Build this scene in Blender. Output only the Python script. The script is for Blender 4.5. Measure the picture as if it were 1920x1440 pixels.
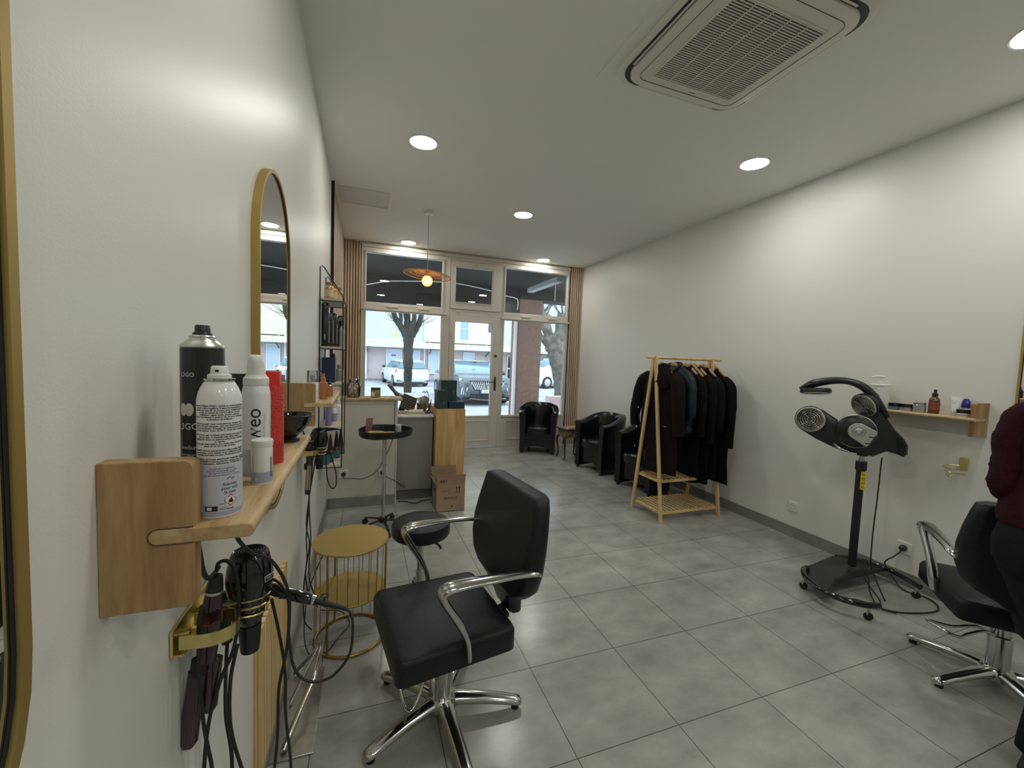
import bpy, bmesh, math, random
from mathutils import Vector, Matrix
for o in list(bpy.data.objects): bpy.data.objects.remove(o)
SC = bpy.context.scene
COL = SC.collection
R_ = math.radians
PI = math.pi

# ---------------------------------------------------------------- camera
cam_d = bpy.data.cameras.new('camera'); cam = bpy.data.objects.new('camera', cam_d); COL.objects.link(cam)
cam_d.sensor_width = 36; cam_d.lens = 768.355/1920*36; cam_d.clip_start = .01; cam_d.clip_end = 300
cr = Vector((0.94011542, -0.33872956, 0.03801689)); cu = Vector((-0.0145769, 0.07147775, 0.99733567)); cf = Vector((0.34054444, 0.93816481, -0.06225971))
m = Matrix.Identity(4)
for i in range(3):
    m[i][0] = cr[i]; m[i][1] = cu[i]; m[i][2] = -cf[i]
m[2][3] = 1.4196
cam.matrix_world = m
SC.camera = cam

# ---------------------------------------------------------------- view, sky, lamps' strength
SC.view_settings.view_transform = 'Standard'; SC.view_settings.look = 'None'
SC.view_settings.exposure = 0.12; SC.view_settings.gamma = 1; SC.view_settings.use_curve_mapping = False
W = bpy.data.worlds.new('sky'); SC.world = W; W.use_nodes = True
nt = W.node_tree; bg = nt.nodes['Background']
bg.inputs[0].default_value = (.74, .86, 1.0, 1); bg.inputs[1].default_value = 3.5   # overcast winter sky
LAMP_STRENGTH = 90.0
LAMP_COL = (1.0, .985, .91)

# ---------------------------------------------------------------- helpers
def lin(h):
    h = h.lstrip('#'); v = [int(h[i:i+2], 16)/255 for i in (0, 2, 4)]
    return tuple((c/12.92 if c <= .04045 else ((c+.055)/1.055)**2.4) for c in v)
MATS = {}
def mat(name, col=None, rough=.5, metal=0., spec=.5, noise=0., nscale=8., bump=0., bscale=60., emit=None, estr=1., trans=0., coat=0., sheen=0., alpha=1., stretch=None):
    if name in MATS: return MATS[name]
    M = bpy.data.materials.new(name); M.use_nodes = True; t = M.node_tree; b = t.nodes['Principled BSDF']
    if isinstance(col, str): col = lin(col)
    b.inputs['Base Color'].default_value = (*col, 1); b.inputs['Roughness'].default_value = rough
    b.inputs['Metallic'].default_value = metal; b.inputs['Specular IOR Level'].default_value = spec
    b.inputs['Transmission Weight'].default_value = trans; b.inputs['Coat Weight'].default_value = coat
    b.inputs['Sheen Weight'].default_value = sheen; b.inputs['Alpha'].default_value = alpha
    if emit is not None:
        b.inputs['Emission Color'].default_value = (*(lin(emit) if isinstance(emit, str) else emit), 1); b.inputs['Emission Strength'].default_value = estr
    tc = t.nodes.new('ShaderNodeTexCoord'); mp = t.nodes.new('ShaderNodeMapping'); t.links.new(tc.outputs['Object'], mp.inputs[0])
    if stretch: mp.inputs['Scale'].default_value = stretch
    if noise:
        n = t.nodes.new('ShaderNodeTexNoise'); n.inputs['Scale'].default_value = nscale; n.inputs['Detail'].default_value = 6
        t.links.new(mp.outputs[0], n.inputs['Vector'])
        r = t.nodes.new('ShaderNodeValToRGB'); r.color_ramp.elements[0].position = .3; r.color_ramp.elements[1].position = .7
        r.color_ramp.elements[0].color = (*[c*(1-noise) for c in col], 1); r.color_ramp.elements[1].color = (*[min(1, c*(1+noise)) for c in col], 1)
        t.links.new(n.outputs['Fac'], r.inputs[0]); t.links.new(r.outputs[0], b.inputs['Base Color'])
    if bump:
        n2 = t.nodes.new('ShaderNodeTexNoise'); n2.inputs['Scale'].default_value = bscale; n2.inputs['Detail'].default_value = 4
        t.links.new(mp.outputs[0], n2.inputs['Vector'])
        bp = t.nodes.new('ShaderNodeBump'); bp.inputs['Strength'].default_value = bump; bp.inputs['Distance'].default_value = .01
        t.links.new(n2.outputs['Fac'], bp.inputs['Height']); t.links.new(bp.outputs[0], b.inputs['Normal'])
    MATS[name] = M; return M
def wood(name, c1, c2, axis=2, rough=.5, scale=1., streak=9.):
    if name in MATS: return MATS[name]
    M = bpy.data.materials.new(name); M.use_nodes = True; t = M.node_tree; b = t.nodes['Principled BSDF']; b.inputs['Roughness'].default_value = rough
    tc = t.nodes.new('ShaderNodeTexCoord'); mp = t.nodes.new('ShaderNodeMapping'); t.links.new(tc.outputs['Object'], mp.inputs[0])
    s = [12*scale]*3; s[axis] = 12*scale/streak; mp.inputs['Scale'].default_value = s
    n = t.nodes.new('ShaderNodeTexNoise'); n.inputs['Scale'].default_value = 1.6; n.inputs['Detail'].default_value = 5; n.inputs['Distortion'].default_value = 1.2
    n2 = t.nodes.new('ShaderNodeTexNoise'); n2.inputs['Scale'].default_value = 14; n2.inputs['Detail'].default_value = 3
    t.links.new(mp.outputs[0], n.inputs['Vector']); t.links.new(mp.outputs[0], n2.inputs['Vector'])
    mx = t.nodes.new('ShaderNodeMath'); mx.operation = 'MULTIPLY_ADD'; mx.inputs[1].default_value = .35; t.links.new(n2.outputs['Fac'], mx.inputs[0]); t.links.new(n.outputs['Fac'], mx.inputs[2])
    r = t.nodes.new('ShaderNodeValToRGB'); e = r.color_ramp.elements; e[0].position = .48; e[1].position = .86
    e[0].color = (*lin(c2), 1); e[1].color = (*lin(c1), 1)
    t.links.new(mx.outputs[0], r.inputs[0]); t.links.new(r.outputs[0], b.inputs['Base Color'])
    bp = t.nodes.new('ShaderNodeBump'); bp.inputs['Strength'].default_value = .15; bp.inputs['Distance'].default_value = .002
    t.links.new(n2.outputs['Fac'], bp.inputs['Height']); t.links.new(bp.outputs[0], b.inputs['Normal'])
    MATS[name] = M; return M
def glass(name, tint=(1, 1, 1), gloss=.12, rough=0.0):
    if name in MATS: return MATS[name]
    M = bpy.data.materials.new(name); M.use_nodes = True; t = M.node_tree; t.nodes.remove(t.nodes['Principled BSDF'])
    out = t.nodes['Material Output']; tr = t.nodes.new('ShaderNodeBsdfTransparent'); tr.inputs[0].default_value = (*tint, 1)
    gl = t.nodes.new('ShaderNodeBsdfGlossy'); gl.inputs['Roughness'].default_value = rough
    fr = t.nodes.new('ShaderNodeFresnel'); fr.inputs[0].default_value = 1.5
    ma = t.nodes.new('ShaderNodeMath'); ma.operation = 'MULTIPLY_ADD'; ma.inputs[1].default_value = 1.2; ma.inputs[2].default_value = gloss; ma.use_clamp = True
    mi = t.nodes.new('ShaderNodeMixShader'); t.links.new(fr.outputs[0], ma.inputs[0]); t.links.new(ma.outputs[0], mi.inputs[0])
    t.links.new(tr.outputs[0], mi.inputs[1]); t.links.new(gl.outputs[0], mi.inputs[2]); t.links.new(mi.outputs[0], out.inputs[0])
    MATS[name] = M; return M

def catmull(pts, k=6, closed=False):
    P = [Vector(p) for p in pts]; n = len(P); out = []
    if n < 3: return P
    rng = range(n) if closed else range(n-1)
    for i in rng:
        p0 = P[(i-1) % n] if closed or i > 0 else P[0]*2-P[1]
        p1 = P[i]; p2 = P[(i+1) % n]
        p3 = P[(i+2) % n] if closed or i+2 < n else P[-1]*2-P[-2]
        for j in range(k):
            t = j/k
            out.append(.5*((2*p1)+(p2-p0)*t+(2*p0-5*p1+4*p2-p3)*t*t+(3*p1-p0-3*p2+p3)*t*t*t))
    if not closed: out.append(P[-1])
    return out
class MB:
    def __init__(s): s.bm = bmesh.new()
    def ring(s, pts): return [s.bm.verts.new(p) for p in pts]
    def face(s, vs, mi=0):
        try:
            f = s.bm.faces.new(vs); f.material_index = mi; return f
        except ValueError: return None
    def bridge(s, a, b, mi=0, closed=True):
        n = len(a)
        for i in range(n if closed else n-1): s.face([a[i], a[(i+1) % n], b[(i+1) % n], b[i]], mi)
    def loft(s, rings, cap=True, mi=0, closed_loop=False):
        R = [s.ring(r) for r in rings]
        for i in range(len(R)-1): s.bridge(R[i], R[i+1], mi)
        if closed_loop: s.bridge(R[-1], R[0], mi)
        elif cap:
            s.face(R[0][::-1], mi); s.face(R[-1], mi)
        return s
    def box(s, x0, x1, y0, y1, z0, z1, M=None, mi=0):
        v = [Vector((x, y, z)) for z in (z0, z1) for x, y in ((x0, y0), (x1, y0), (x1, y1), (x0, y1))]
        if M is not None: v = [M @ p for p in v]
        v = s.ring(v)
        for q in ((3, 2, 1, 0), (4, 5, 6, 7), (0, 1, 5, 4), (1, 2, 6, 5), (2, 3, 7, 6), (3, 0, 4, 7)): s.face([v[i] for i in q], mi)
        return s
    def cyl(s, p0, p1, r0, r1=None, n=20, mi=0, cap=True):
        return s.tube([p0, p1], [r0, r0 if r1 is None else r1], n, mi=mi, cap=cap)
    def tube(s, pts, r, n=8, closed=False, smooth=0, flat=1., up=None, mi=0, cap=True):
        P = catmull(pts, smooth, closed) if smooth else [Vector(p) for p in pts]
        N = len(P)
        if isinstance(r, (int, float)): rr = [r]*N
        else:
            m_ = len(r); rr = []
            for i in range(N):
                t = i/(N-1)*(m_-1); a = min(int(t), m_-2); rr.append(r[a]+(r[a+1]-r[a])*(t-a))
        rings = []; prev = Vector(up) if up is not None else None
        for i in range(N):
            if closed: d = P[(i+1) % N]-P[i-1]
            else: d = P[min(i+1, N-1)]-P[max(i-1, 0)]
            d.normalize()
            if up is not None: u = Vector(up)-Vector(up).dot(d)*d
            else:
                if prev is None: prev = Vector((0, 0, 1)) if abs(d.z) < .9 else Vector((1, 0, 0))
                u = prev-prev.dot(d)*d
            if u.length < 1e-5: u = d.orthogonal()
            u.normalize(); v = d.cross(u); 
            if up is None: prev = u
            rings.append([P[i]+(u*math.cos(2*PI*k/n)*flat+v*math.sin(2*PI*k/n))*rr[i] for k in range(n)])
        return s.loft(rings, cap=cap and not closed, mi=mi, closed_loop=closed)
    def lathe(s, prof, c=(0, 0, 0), n=28, M=None, mi=0, cap=True, wob=None):
        rings = []
        for r, z in prof:
            ring = []
            for k in range(n):
                a = 2*PI*k/n; q = r*(wob(a) if wob else 1)
                p = Vector((q*math.cos(a), q*math.sin(a), z))
                if M is not None: p = M @ p
                ring.append(p+Vector(c))
            rings.append(ring)
        return s.loft(rings, cap=cap, mi=mi)
    def sphere(s, c, r, n=16, m=10, M=None, mi=0):
        if isinstance(r, (int, float)): r = (r, r, r)
        rings = []
        for j in range(m+1):
            ph = -PI/2+PI*(j+.02*(j == 0)-.02*(j == m))/m
            ring = []
            for k in range(n):
                p = Vector((r[0]*math.cos(ph)*math.cos(2*PI*k/n), r[1]*math.cos(ph)*math.sin(2*PI*k/n), r[2]*math.sin(ph)))
                if M is not None: p = M @ p
                ring.append(p+Vector(c))
            rings.append(ring)
        return s.loft(rings, mi=mi)
    def prism(s, pts, vec, mi=0):
        a = [Vector(p) for p in pts]; vec = Vector(vec)
        return s.loft([a, [p+vec for p in a]], mi=mi)
    def build(s, name, mats, parent=None, smooth=True, bevel=0., seg=2, subsurf=0, ang=38, label=None, xf=None):
        bmesh.ops.recalc_face_normals(s.bm, faces=s.bm.faces[:])
        if xf is not None: bmesh.ops.transform(s.bm, matrix=xf, verts=s.bm.verts[:])
        me = bpy.data.meshes.new(name); s.bm.to_mesh(me); s.bm.free()
        for mm in (mats if isinstance(mats, (list, tuple)) else [mats]): me.materials.append(mm)
        if smooth:
            me.polygons.foreach_set('use_smooth', [True]*len(me.polygons)); me.set_sharp_from_angle(angle=R_(ang))
        o = bpy.data.objects.new(name, me); COL.objects.link(o)
        if parent is not None:
            o.parent = parent
            if 'wroot' in parent.keys(): o.matrix_parent_inverse = parent.matrix_basis.inverted()
        if bevel:
            md = o.modifiers.new('bevel', 'BEVEL'); md.width = bevel; md.segments = seg; md.limit_method = 'ANGLE'; md.angle_limit = R_(40); md.harden_normals = False
        if subsurf:
            md = o.modifiers.new('sub', 'SUBSURF'); md.levels = subsurf; md.render_levels = subsurf
        if label: o['label'] = label
        return o
def tag(o, label, cat, group=None, kind=None):
    if label: o['label'] = label
    if cat: o['category'] = cat
    if group: o['group'] = group
    if kind: o['kind'] = kind
    return o
def struct(o): o['kind'] = 'structure'; return o
ROOTS = []
def thing(name, label, cat, loc=(0, 0, 0), rz=0., group=None, local=False):
    """local=True: the parts' vertices are given in the thing's own frame; otherwise in world coordinates."""
    o = bpy.data.objects.new(name, None); o.empty_display_size = .1; COL.objects.link(o)
    o.location = loc; o.rotation_euler = (0, 0, rz)
    o.matrix_basis = Matrix.Translation(loc) @ Matrix.Rotation(rz, 4, 'Z')
    tag(o, label, cat, group)
    if not local: o['wroot'] = 1; ROOTS.append(o)
    return o
def dup(root, loc, rz, label=None, group=None):
    r = root.copy(); COL.objects.link(r); r.location = loc; r.rotation_euler = (0, 0, rz)
    if label: r['label'] = label
    if group: r['group'] = group
    for ch in [c for c in bpy.data.objects if c.parent == root]:
        c = ch.copy(); COL.objects.link(c); c.parent = r
        for g in [x for x in bpy.data.objects if x.parent == ch]:
            d = g.copy(); COL.objects.link(d); d.parent = c
    return r
def text(name, s, size, M, mt, parent=None, wrap=None, align='CENTER', ext=.0, bold=0., shear=0.):
    """writing; flat text in its own xy plane moved by M, or wrapped on an upright cylinder wrap=(cx, cy, r, angle0, z0)"""
    cu_ = bpy.data.curves.new(name, 'FONT'); cu_.body = s; cu_.size = size; cu_.align_x = align; cu_.extrude = ext; cu_.offset = bold; cu_.shear = shear; cu_.resolution_u = 3
    tmp = bpy.data.objects.new(name, cu_); COL.objects.link(tmp)
    bpy.context.view_layer.update()
    me = bpy.data.meshes.new_from_object(tmp.evaluated_get(bpy.context.evaluated_depsgraph_get()))
    bpy.data.objects.remove(tmp); bpy.data.curves.remove(cu_)
    if wrap:
        cx, cy, r, a0, z0 = wrap; 
        for v in me.vertices:
            x, y, z = v.co
            if M is not None: x, y, z = M @ v.co
            a = a0+x/r; v.co = (cx+(r+z)*math.cos(a), cy+(r+z)*math.sin(a), z0+y)
    else: me.transform(M)
    me.materials.clear(); me.materials.append(mt)
    o = bpy.data.objects.new(name, me); COL.objects.link(o)
    if parent is not None:
        o.parent = parent
        if 'wroot' in parent.keys(): o.matrix_parent_inverse = parent.matrix_basis.inverted()
    return o
def Mx(loc, x, y):
    """matrix from an origin and the directions of local x and y"""
    x = Vector(x).normalized(); y = Vector(y).normalized(); z = x.cross(y)
    m = Matrix.Identity(4)
    for i in range(3): m[i][0] = x[i]; m[i][1] = y[i]; m[i][2] = z[i]; m[i][3] = loc[i]
    return m

# ---------------------------------------------------------------- materials
WALL = mat('painted_wall', (.75, .748, .705), .40, spec=.35, bump=.04, bscale=220)
CEIL = mat('painted_ceiling', (.82, .815, .77), .7, bump=.08, bscale=160)
WHITE = mat('white_joinery', (.64, .61, .545), .4)
CHROME = mat('polished_chrome', (.56, .56, .55), .15, 1.)
ALU = mat('brushed_aluminium', (.62, .61, .57), .28, 1.)
STEEL = mat('dull_steel', (.52, .50, .47), .32, 1., noise=.15, nscale=30)
BLK = mat('black_plastic', (.012, .012, .013), .32)
BLKG = mat('glossy_black', (.008, .008, .009), .08, coat=.5)
BLKM = mat('matte_black', (.012, .012, .013), .6)
LEATHER = mat('black_leatherette', (.006, .007, .009), .36, spec=.35, bump=.25, bscale=260)
GOLD = mat('brushed_gold', (.42, .28, .09), .3, 1.)
GOLDP = mat('matte_gold_paint', (.42, .30, .09), .42, .6)
BRASS = mat('pale_brass', (.72, .60, .26), .28, 1.)
OAK = wood('oak_z', '#b79a6c', '#8c6a42', 2, .5, 1.0)
OAKY = wood('oak_y', '#cdb68c', '#a58658', 1, .5, 1.0)
PINE = wood('pine', '#e2c893', '#c9a467', 2, .45, .7)
PINEX = wood('pine_x', '#e2c893', '#c9a467', 0, .45, .7)
PLY = wood('light_ply', '#d9b780', '#b98f55', 2, .5, .5)
LAMEL = wood('slat_wood', '#d6c0a6', '#b49b80', 2, .55, .6, 14)
FELT = mat('black_felt', (.01, .01, .011), .9)
RUBBER = mat('black_rubber', (.01, .01, .01), .55)
SKIN = mat('skin', (.56, .33, .24), .5)
GREYT = mat('skirting_tile', (.23, .225, .205), .4, noise=.15, nscale=6)
PWHITE = mat('white_plastic', (.75, .75, .72), .35)
TXTK = mat('black_print', (.015, .015, .017), .5)
TXTW = mat('white_print', (.75, .75, .73), .5)
GLS = glass('clear_glass')
MIRROR = mat('mirror_silver', (.86, .87, .86), .01, 1.)
# ================================================================ ROOM
XL, XR, YF, YB, ZC = -.30, 3.44, 6.20, -4.6, 2.97
def tile_mat():
    M = bpy.data.materials.new('grey_floor_tile'); M.use_nodes = True; t = M.node_tree; b = t.nodes['Principled BSDF']
    tc = t.nodes.new('ShaderNodeTexCoord'); mp = t.nodes.new('ShaderNodeMapping'); mp.inputs['Location'].default_value = (-.7417+.0012, -1.2014+.0012, 0)
    t.links.new(tc.outputs['Object'], mp.inputs[0])
    br = t.nodes.new('ShaderNodeTexBrick'); br.offset = 0; br.squash = 1
    br.inputs['Scale'].default_value = 1; br.inputs['Brick Width'].default_value = .45; br.inputs['Row Height'].default_value = .45; br.inputs['Mortar Size'].default_value = .0019
    br.inputs['Mortar Smooth'].default_value = .2
    br.inputs['Color1'].default_value = (.93, .93, .93, 1); br.inputs['Color2'].default_value = (1.05, 1.05, 1.05, 1); br.inputs['Mortar'].default_value = (.22, .22, .21, 1)
    t.links.new(mp.outputs[0], br.inputs['Vector'])
    n = t.nodes.new('ShaderNodeTexNoise'); n.inputs['Scale'].default_value = 3.2; n.inputs['Detail'].default_value = 7; n.inputs['Roughness'].default_value = .62
    mp2 = t.nodes.new('ShaderNodeMapping'); mp2.inputs['Scale'].default_value = (1, 1.7, 1); t.links.new(tc.outputs['Object'], mp2.inputs[0]); t.links.new(mp2.outputs[0], n.inputs['Vector'])
    r = t.nodes.new('ShaderNodeValToRGB'); e = r.color_ramp.elements; e[0].position = .32; e[1].position = .68
    e[0].color = (.275, .28, .262, 1); e[1].color = (.43, .435, .405, 1); t.links.new(n.outputs['Fac'], r.inputs[0])
    mu = t.nodes.new('ShaderNodeMixRGB'); mu.blend_type = 'MULTIPLY'; mu.inputs[0].default_value = 1
    t.links.new(r.outputs[0], mu.inputs[1]); t.links.new(br.outputs['Color'], mu.inputs[2]); t.links.new(mu.outputs[0], b.inputs['Base Color'])
    b.inputs['Roughness'].default_value = .22; b.inputs['Specular IOR Level'].default_value = .6
    bp = t.nodes.new('ShaderNodeBump'); bp.inputs['Strength'].default_value = .5; bp.inputs['Distance'].default_value = .002; bp.invert = True
    t.links.new(br.outputs['Fac'], bp.inputs['Height']); t.links.new(bp.outputs[0], b.inputs['Normal'])
    return M
struct(MB().box(XL-.1, XR+.1, YB, YF+.12, -.12, 0).build('floor', tile_mat(), smooth=False))
struct(MB().box(XL-.1, XR+.1, YB, YF+.12, ZC, ZC+.15).build('ceiling', CEIL, smooth=False))
struct(MB().box(XL-.1, XL, YB, YF+.12, 0, ZC).build('wall_left', WALL, smooth=False))
struct(MB().box(XR, XR+.1, YB, YF+.12, 0, ZC).build('wall_right', WALL, smooth=False))
struct(MB().box(XL-.1, XR+.1, YB-.1, YB, -.12, ZC).build('wall_back', WALL, smooth=False))
# shopfront wall: only a strip each side and above, the rest is joinery
b = MB(); b.box(XL, -.05, YF+.012, YF+.12, 0, ZC); b.box(3.20, XR, YF+.012, YF+.12, 0, ZC); b.box(-.05, 3.20, YF+.012, YF+.12, 2.945, ZC)
struct(b.build('wall_front', WALL, smooth=False))
struct(MB().box(XR-.012, XR, YB, YF-.02, 0, .092).build('baseboard_right', GREYT, bevel=.002))
struct(MB().box(XL, XL+.012, YB, 3.95, 0, .092).build('baseboard_left', GREYT, bevel=.002))
# wood cladding on the far part of the left wall with its black edge strip
b = MB(); b.box(XL, XL+.02, 4.20, YF, 0, ZC-.001)
for k in range(7): b.box(XL+.02, XL+.0215, 4.20+.285*k, 4.20+.285*k+.004, 0, ZC-.001, mi=1)
struct(b.build('trim_1', [LAMEL, FELT], smooth=False))
struct(MB().box(XL, XL+.026, 4.175, 4.20, 0, ZC-.001).build('trim_2', FELT, smooth=False))
def slats(name, x0, x1, n):
    b = MB(); b.box(x0, x1, YF-.008, YF+.012, 0, ZC-.001, mi=1)
    w = (x1-x0)/n
    for k in range(n): b.box(x0+w*k+w*.18, x0+w*k+w*.86, YF-.026, YF-.008, 0, ZC-.001, mi=0)
    struct(b.build(name, [LAMEL, FELT], smooth=False))
slats('trim_3', XL+.03, -.055, 6); slats('trim_4', 3.215, XR-.002, 6)

# ---------------- joinery of the shopfront
J0, J1 = YF-.01, YF+.07
def frame_rect(b, x0, x1, z0, z1, w, y0, y1, mi=0):
    b.box(x0-w, x1+w, y0, y1, z1, z1+w, mi=mi); b.box(x0-w, x1+w, y0, y1, z0-w, z0, mi=mi)
    b.box(x0-w, x0, y0, y1, z0, z1, mi=mi); b.box(x1, x1+w, y0, y1, z0, z1, mi=mi)
def pane(par, x0, x1, z0, z1):
    MB().box(x0-.004, x1+.004, YF+.028, YF+.034, z0-.004, z1+.004).build('pane', glass('window_glass', (.97, 1, 1), .02), par, smooth=False)
def window(name, x0, x1, gx0, gx1):
    b = MB()
    b.box(x0, gx0, J0, J1, 0, 2.945); b.box(gx1, x1, J0, J1, 0, 2.945)
    b.box(gx0, gx1, J0, J1, 2.83, 2.945); b.box(x0, x1, J0-.018, J0, 2.90, 2.945)
    b.box(gx0, gx1, J0, J1, 2.02, 2.14); b.box(x0, x1, J0-.03, J0, 2.03, 2.055); b.box(gx0-.03, gx1+.03, J0-.016, J0, 2.055, 2.125)
    b.box(gx0, gx1, J0, J1, 0, .50); b.box(gx0, gx1, J0-.02, J0, .475, .505)
    frame_rect(b, gx0+.09, gx1-.09, .13, .40, .018, J0-.012, J0)
    frame_rect(b, gx0, gx1, 2.14, 2.83, .02, J0-.012, J0)
    frame_rect(b, gx0, gx1, .50, 2.02, .016, J0-.008, J0)
    for xx in (gx0+.28, gx1-.35): b.box(xx, xx+.16, J0-.03, J0-.016, 2.075, 2.10)
    o = struct(b.build(name, WHITE, bevel=.003))
    pane(o, gx0, gx1, 2.14, 2.83); pane(o, gx0, gx1, .50, 2.02)
    return o
window('window_1', -.05, 1.155, .016, 1.085)
window('window_2', 2.015, 3.205, 2.078, 3.165)
# door with its fanlight
b = MB()
b.box(1.155, 1.205, J0, J1, 0, 2.945); b.box(1.205, 2.015, J0, J1, 2.86, 2.945); b.box(1.205, 2.015, J0, J1, 2.045, 2.13); b.box(1.155, 2.015, J0-.018, J0, 2.90, 2.945)
for xx in (1.30, 1.80): b.box(xx, xx+.07, J0-.015, J0, 2.085, 2.10)
o = struct(b.build('trim_5', WHITE, bevel=.003))
b = MB(); g0, g1 = 1.284, 1.868
b.box(1.212, 2.008, J0-.012, J1-.02, 2.137, 2.24); b.box(1.212, 2.008, J0-.012, J1-.02, 2.765, 2.855); b.box(1.212, g0, J0-.012, J1-.02, 2.24, 2.765); b.box(g1, 2.008, J0-.012, J1-.02, 2.24, 2.765)
frame_rect(b, g0, g1, 2.24, 2.765, .012, J0-.02, J0-.012)
b.box(1.59, 1.63, J0-.024, J0-.012, 2.80, 2.83)
o = struct(b.build('window_3', WHITE, bevel=.003)); pane(o, g0, g1, 2.24, 2.765)
b = MB(); g0, g1 = 1.291, 1.882
b.box(1.210, g0, J0-.014, J1-.02, .012, 2.04); b.box(g1, 2.010, J0-.014, J1-.02, .012, 2.04)
b.box(g0, g1, J0-.014, J1-.02, 1.95, 2.04); b.box(g0, g1, J0-.014, J1-.02, .012, .50)
frame_rect(b, g0, g1, .50, 1.95, .014, J0-.022, J0-.014); frame_rect(b, g0+.03, g1-.03, .12, .41, .018, J0-.024, J0-.014)
b.box(1.212, 2.008, J0-.02, J0-.014, .012, .05)
DOOR = struct(b.build('door_1', WHITE, bevel=.003)); pane(DOOR, g0, g1, .50, 1.95)
b = MB(); b.box(1.935, 1.965, J0-.024, J0-.014, .90, 1.12); b.cyl((1.95, J0-.07, 1.04), (1.95, J0-.014, 1.04), .009); b.tube([(1.95, J0-.066, 1.04), (1.92, J0-.072, 1.04), (1.83, J0-.066, 1.035)], .008, smooth=4)
b.build('handle', mat('dark_bronze', (.09, .07, .05), .35, .8), DOOR, bevel=.003)
MB().box(1.93, 1.965, J0-.026, J0-.014, 1.43, 1.465).build('lock', mat('dark_bronze', None), DOOR, bevel=.003)
for zz in (1.72, .35):
    MB().cyl((1.207, J0-.02, zz), (1.207, J0-.02, zz+.07), .008).build('hinge', STEEL, DOOR)

# ceiling access hatch
b = MB(); frame_rect(b, -.235, .205, 4.27, 4.69, .012, 0, .006)
b.box(-.225, .195, .0, .003, 4.28, 4.68)
xf = Matrix(((1, 0, 0, 0), (0, 0, 1, 0), (0, -1, 0, ZC), (0, 0, 0, 1)))
hat = tag(b.build('access_hatch', mat('hatch_paint', (.66, .655, .62), .6), smooth=False, xf=xf), 'rectangular white access hatch flush in the ceiling beside the wood-clad wall', 'hatch')

# ---------------- downlights
def lampmat():
    M = bpy.data.materials.new('lamp_diffuser'); M.use_nodes = True; t = M.node_tree; b = t.nodes['Principled BSDF']
    b.inputs['Base Color'].default_value = (.8, .8, .8, 1); b.inputs['Emission Color'].default_value = (*LAMP_COL, 1); b.inputs['Emission Strength'].default_value = LAMP_STRENGTH
    return M
LM = lampmat()
root = thing('ceiling_downlight', 'round downlight', 'downlight', (0, 0, ZC), local=True)
MB().lathe([(.094, -.001), (.094, -.004), (.102, -.005), (.106, -.002), (.106, 0)], n=40, cap=False).build('trim_ring', PWHITE, root)
MB().lathe([(.094, 0), (.094, -.003), (.001, -.0035)], n=40, cap=False).build('diffuser', LM, root)
DL = [(.386, 3.157, 'round downlight glowing nearest the left wall, between the arched mirror and the pendant'),
      (2.778, 2.425, 'round downlight on the right side of the ceiling, alone beyond the air conditioner'),
      (1.595, 4.242, 'round downlight in the middle of the ceiling, right of the pendant lamp'),
      (.559, 5.973, 'small far downlight above the left shop window'),
      (2.618, 5.987, 'small far downlight above the right shop window'),
      (2.84, 1.03, 'downlight cut by the right edge of the photo, high in the ceiling')]
BK = [(.40, .9), (1.6, -.55), (.40, -1.6), (2.8, -1.6), (1.6, -3.0)]
for i, (x, y, l) in enumerate(DL):
    if i == 0: root.location = (x, y, ZC); root['label'] = l
    else: dup(root, (x, y, ZC), 0, l)
for x, y in BK: dup(root, (x, y, ZC), 0, 'downlight over the rear of the salon, behind the viewpoint', 'rear downlights')

# ---------------- air conditioning cassette
AC = thing('ceiling_air_conditioner', 'large square air conditioning cassette set in the ceiling at the top of the photo', 'air conditioner', (1.635, 1.57, ZC))
def rr(cx, cy, hx, hy, r, z, n=6):
    out = []
    for qx, qy, a0 in ((1, 1, 0), (-1, 1, 90), (-1, -1, 180), (1, -1, 270)):
        for k in range(n+1):
            a = R_(a0+90*k/n); out.append(Vector((cx+qx*(hx-r)+r*math.cos(a), cy+qy*(hy-r)+r*math.sin(a), z)))
    return out
cx, cy = 1.645, 1.60
ACM = mat('ac_plastic', (.70, .68, .60), .45); ACD = mat('ac_dark', (.05, .05, .048), .6)
MB().loft([rr(cx, cy, .475, .475, .01, ZC-.0008), rr(cx, cy, .475, .475, .01, ZC-.004)]).build('backing_plate', CEIL, AC)
b = MB(); b.loft([rr(cx, cy, .415, .415, .12, ZC-.004), rr(cx, cy, .42, .42, .12, ZC-.018), rr(cx, cy, .40, .40, .115, ZC-.03)])
b.build('outer_frame', ACM, AC)
b = MB(); b.loft([rr(cx, cy, .392, .392, .11, ZC-.029), rr(cx, cy, .392, .392, .11, ZC-.033)]); b.build('outlet_slot', ACD, AC)
b = MB(); b.loft([rr(cx, cy, .365, .365, .09, ZC-.033), rr(cx, cy, .365, .365, .09, ZC-.047), rr(cx, cy, .35, .35, .08, ZC-.052)]); b.build('front_panel', ACM, AC)
b = MB(); P = rr(cx, cy, .318, .318, .05, ZC-.0525); b.tube(P, .0016, 6, closed=True); b.build('panel_seam', ACD, AC)
for sx, sy in ((1, 0), (-1, 0), (0, 1), (0, -1)):
    b = MB()
    if sx: b.box(cx+sx*.373, cx+sx*.383, cy-.26, cy+.26, ZC-.040, ZC-.036)
    else: b.box(cx-.26, cx+.26, cy+sy*.373, cy+sy*.383, ZC-.040, ZC-.036)
    b.build('louvre_flap', ACM, AC, bevel=.002)
g0x, g1x, g0y, g1y = 1.392, 1.905, 1.345, 1.862
MB().box(g0x, g1x, g0y, g1y, ZC-.0535, ZC-.052).build('grille_shadow', ACD, AC, smooth=False)
b = MB(); N = 40
for k in range(N):
    yy = g0y+(g1y-g0y)*(k+.5)/N
    b.box(g0x, g1x, yy-.0026, yy+.0026, ZC-.0575, ZC-.0540)
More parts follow.
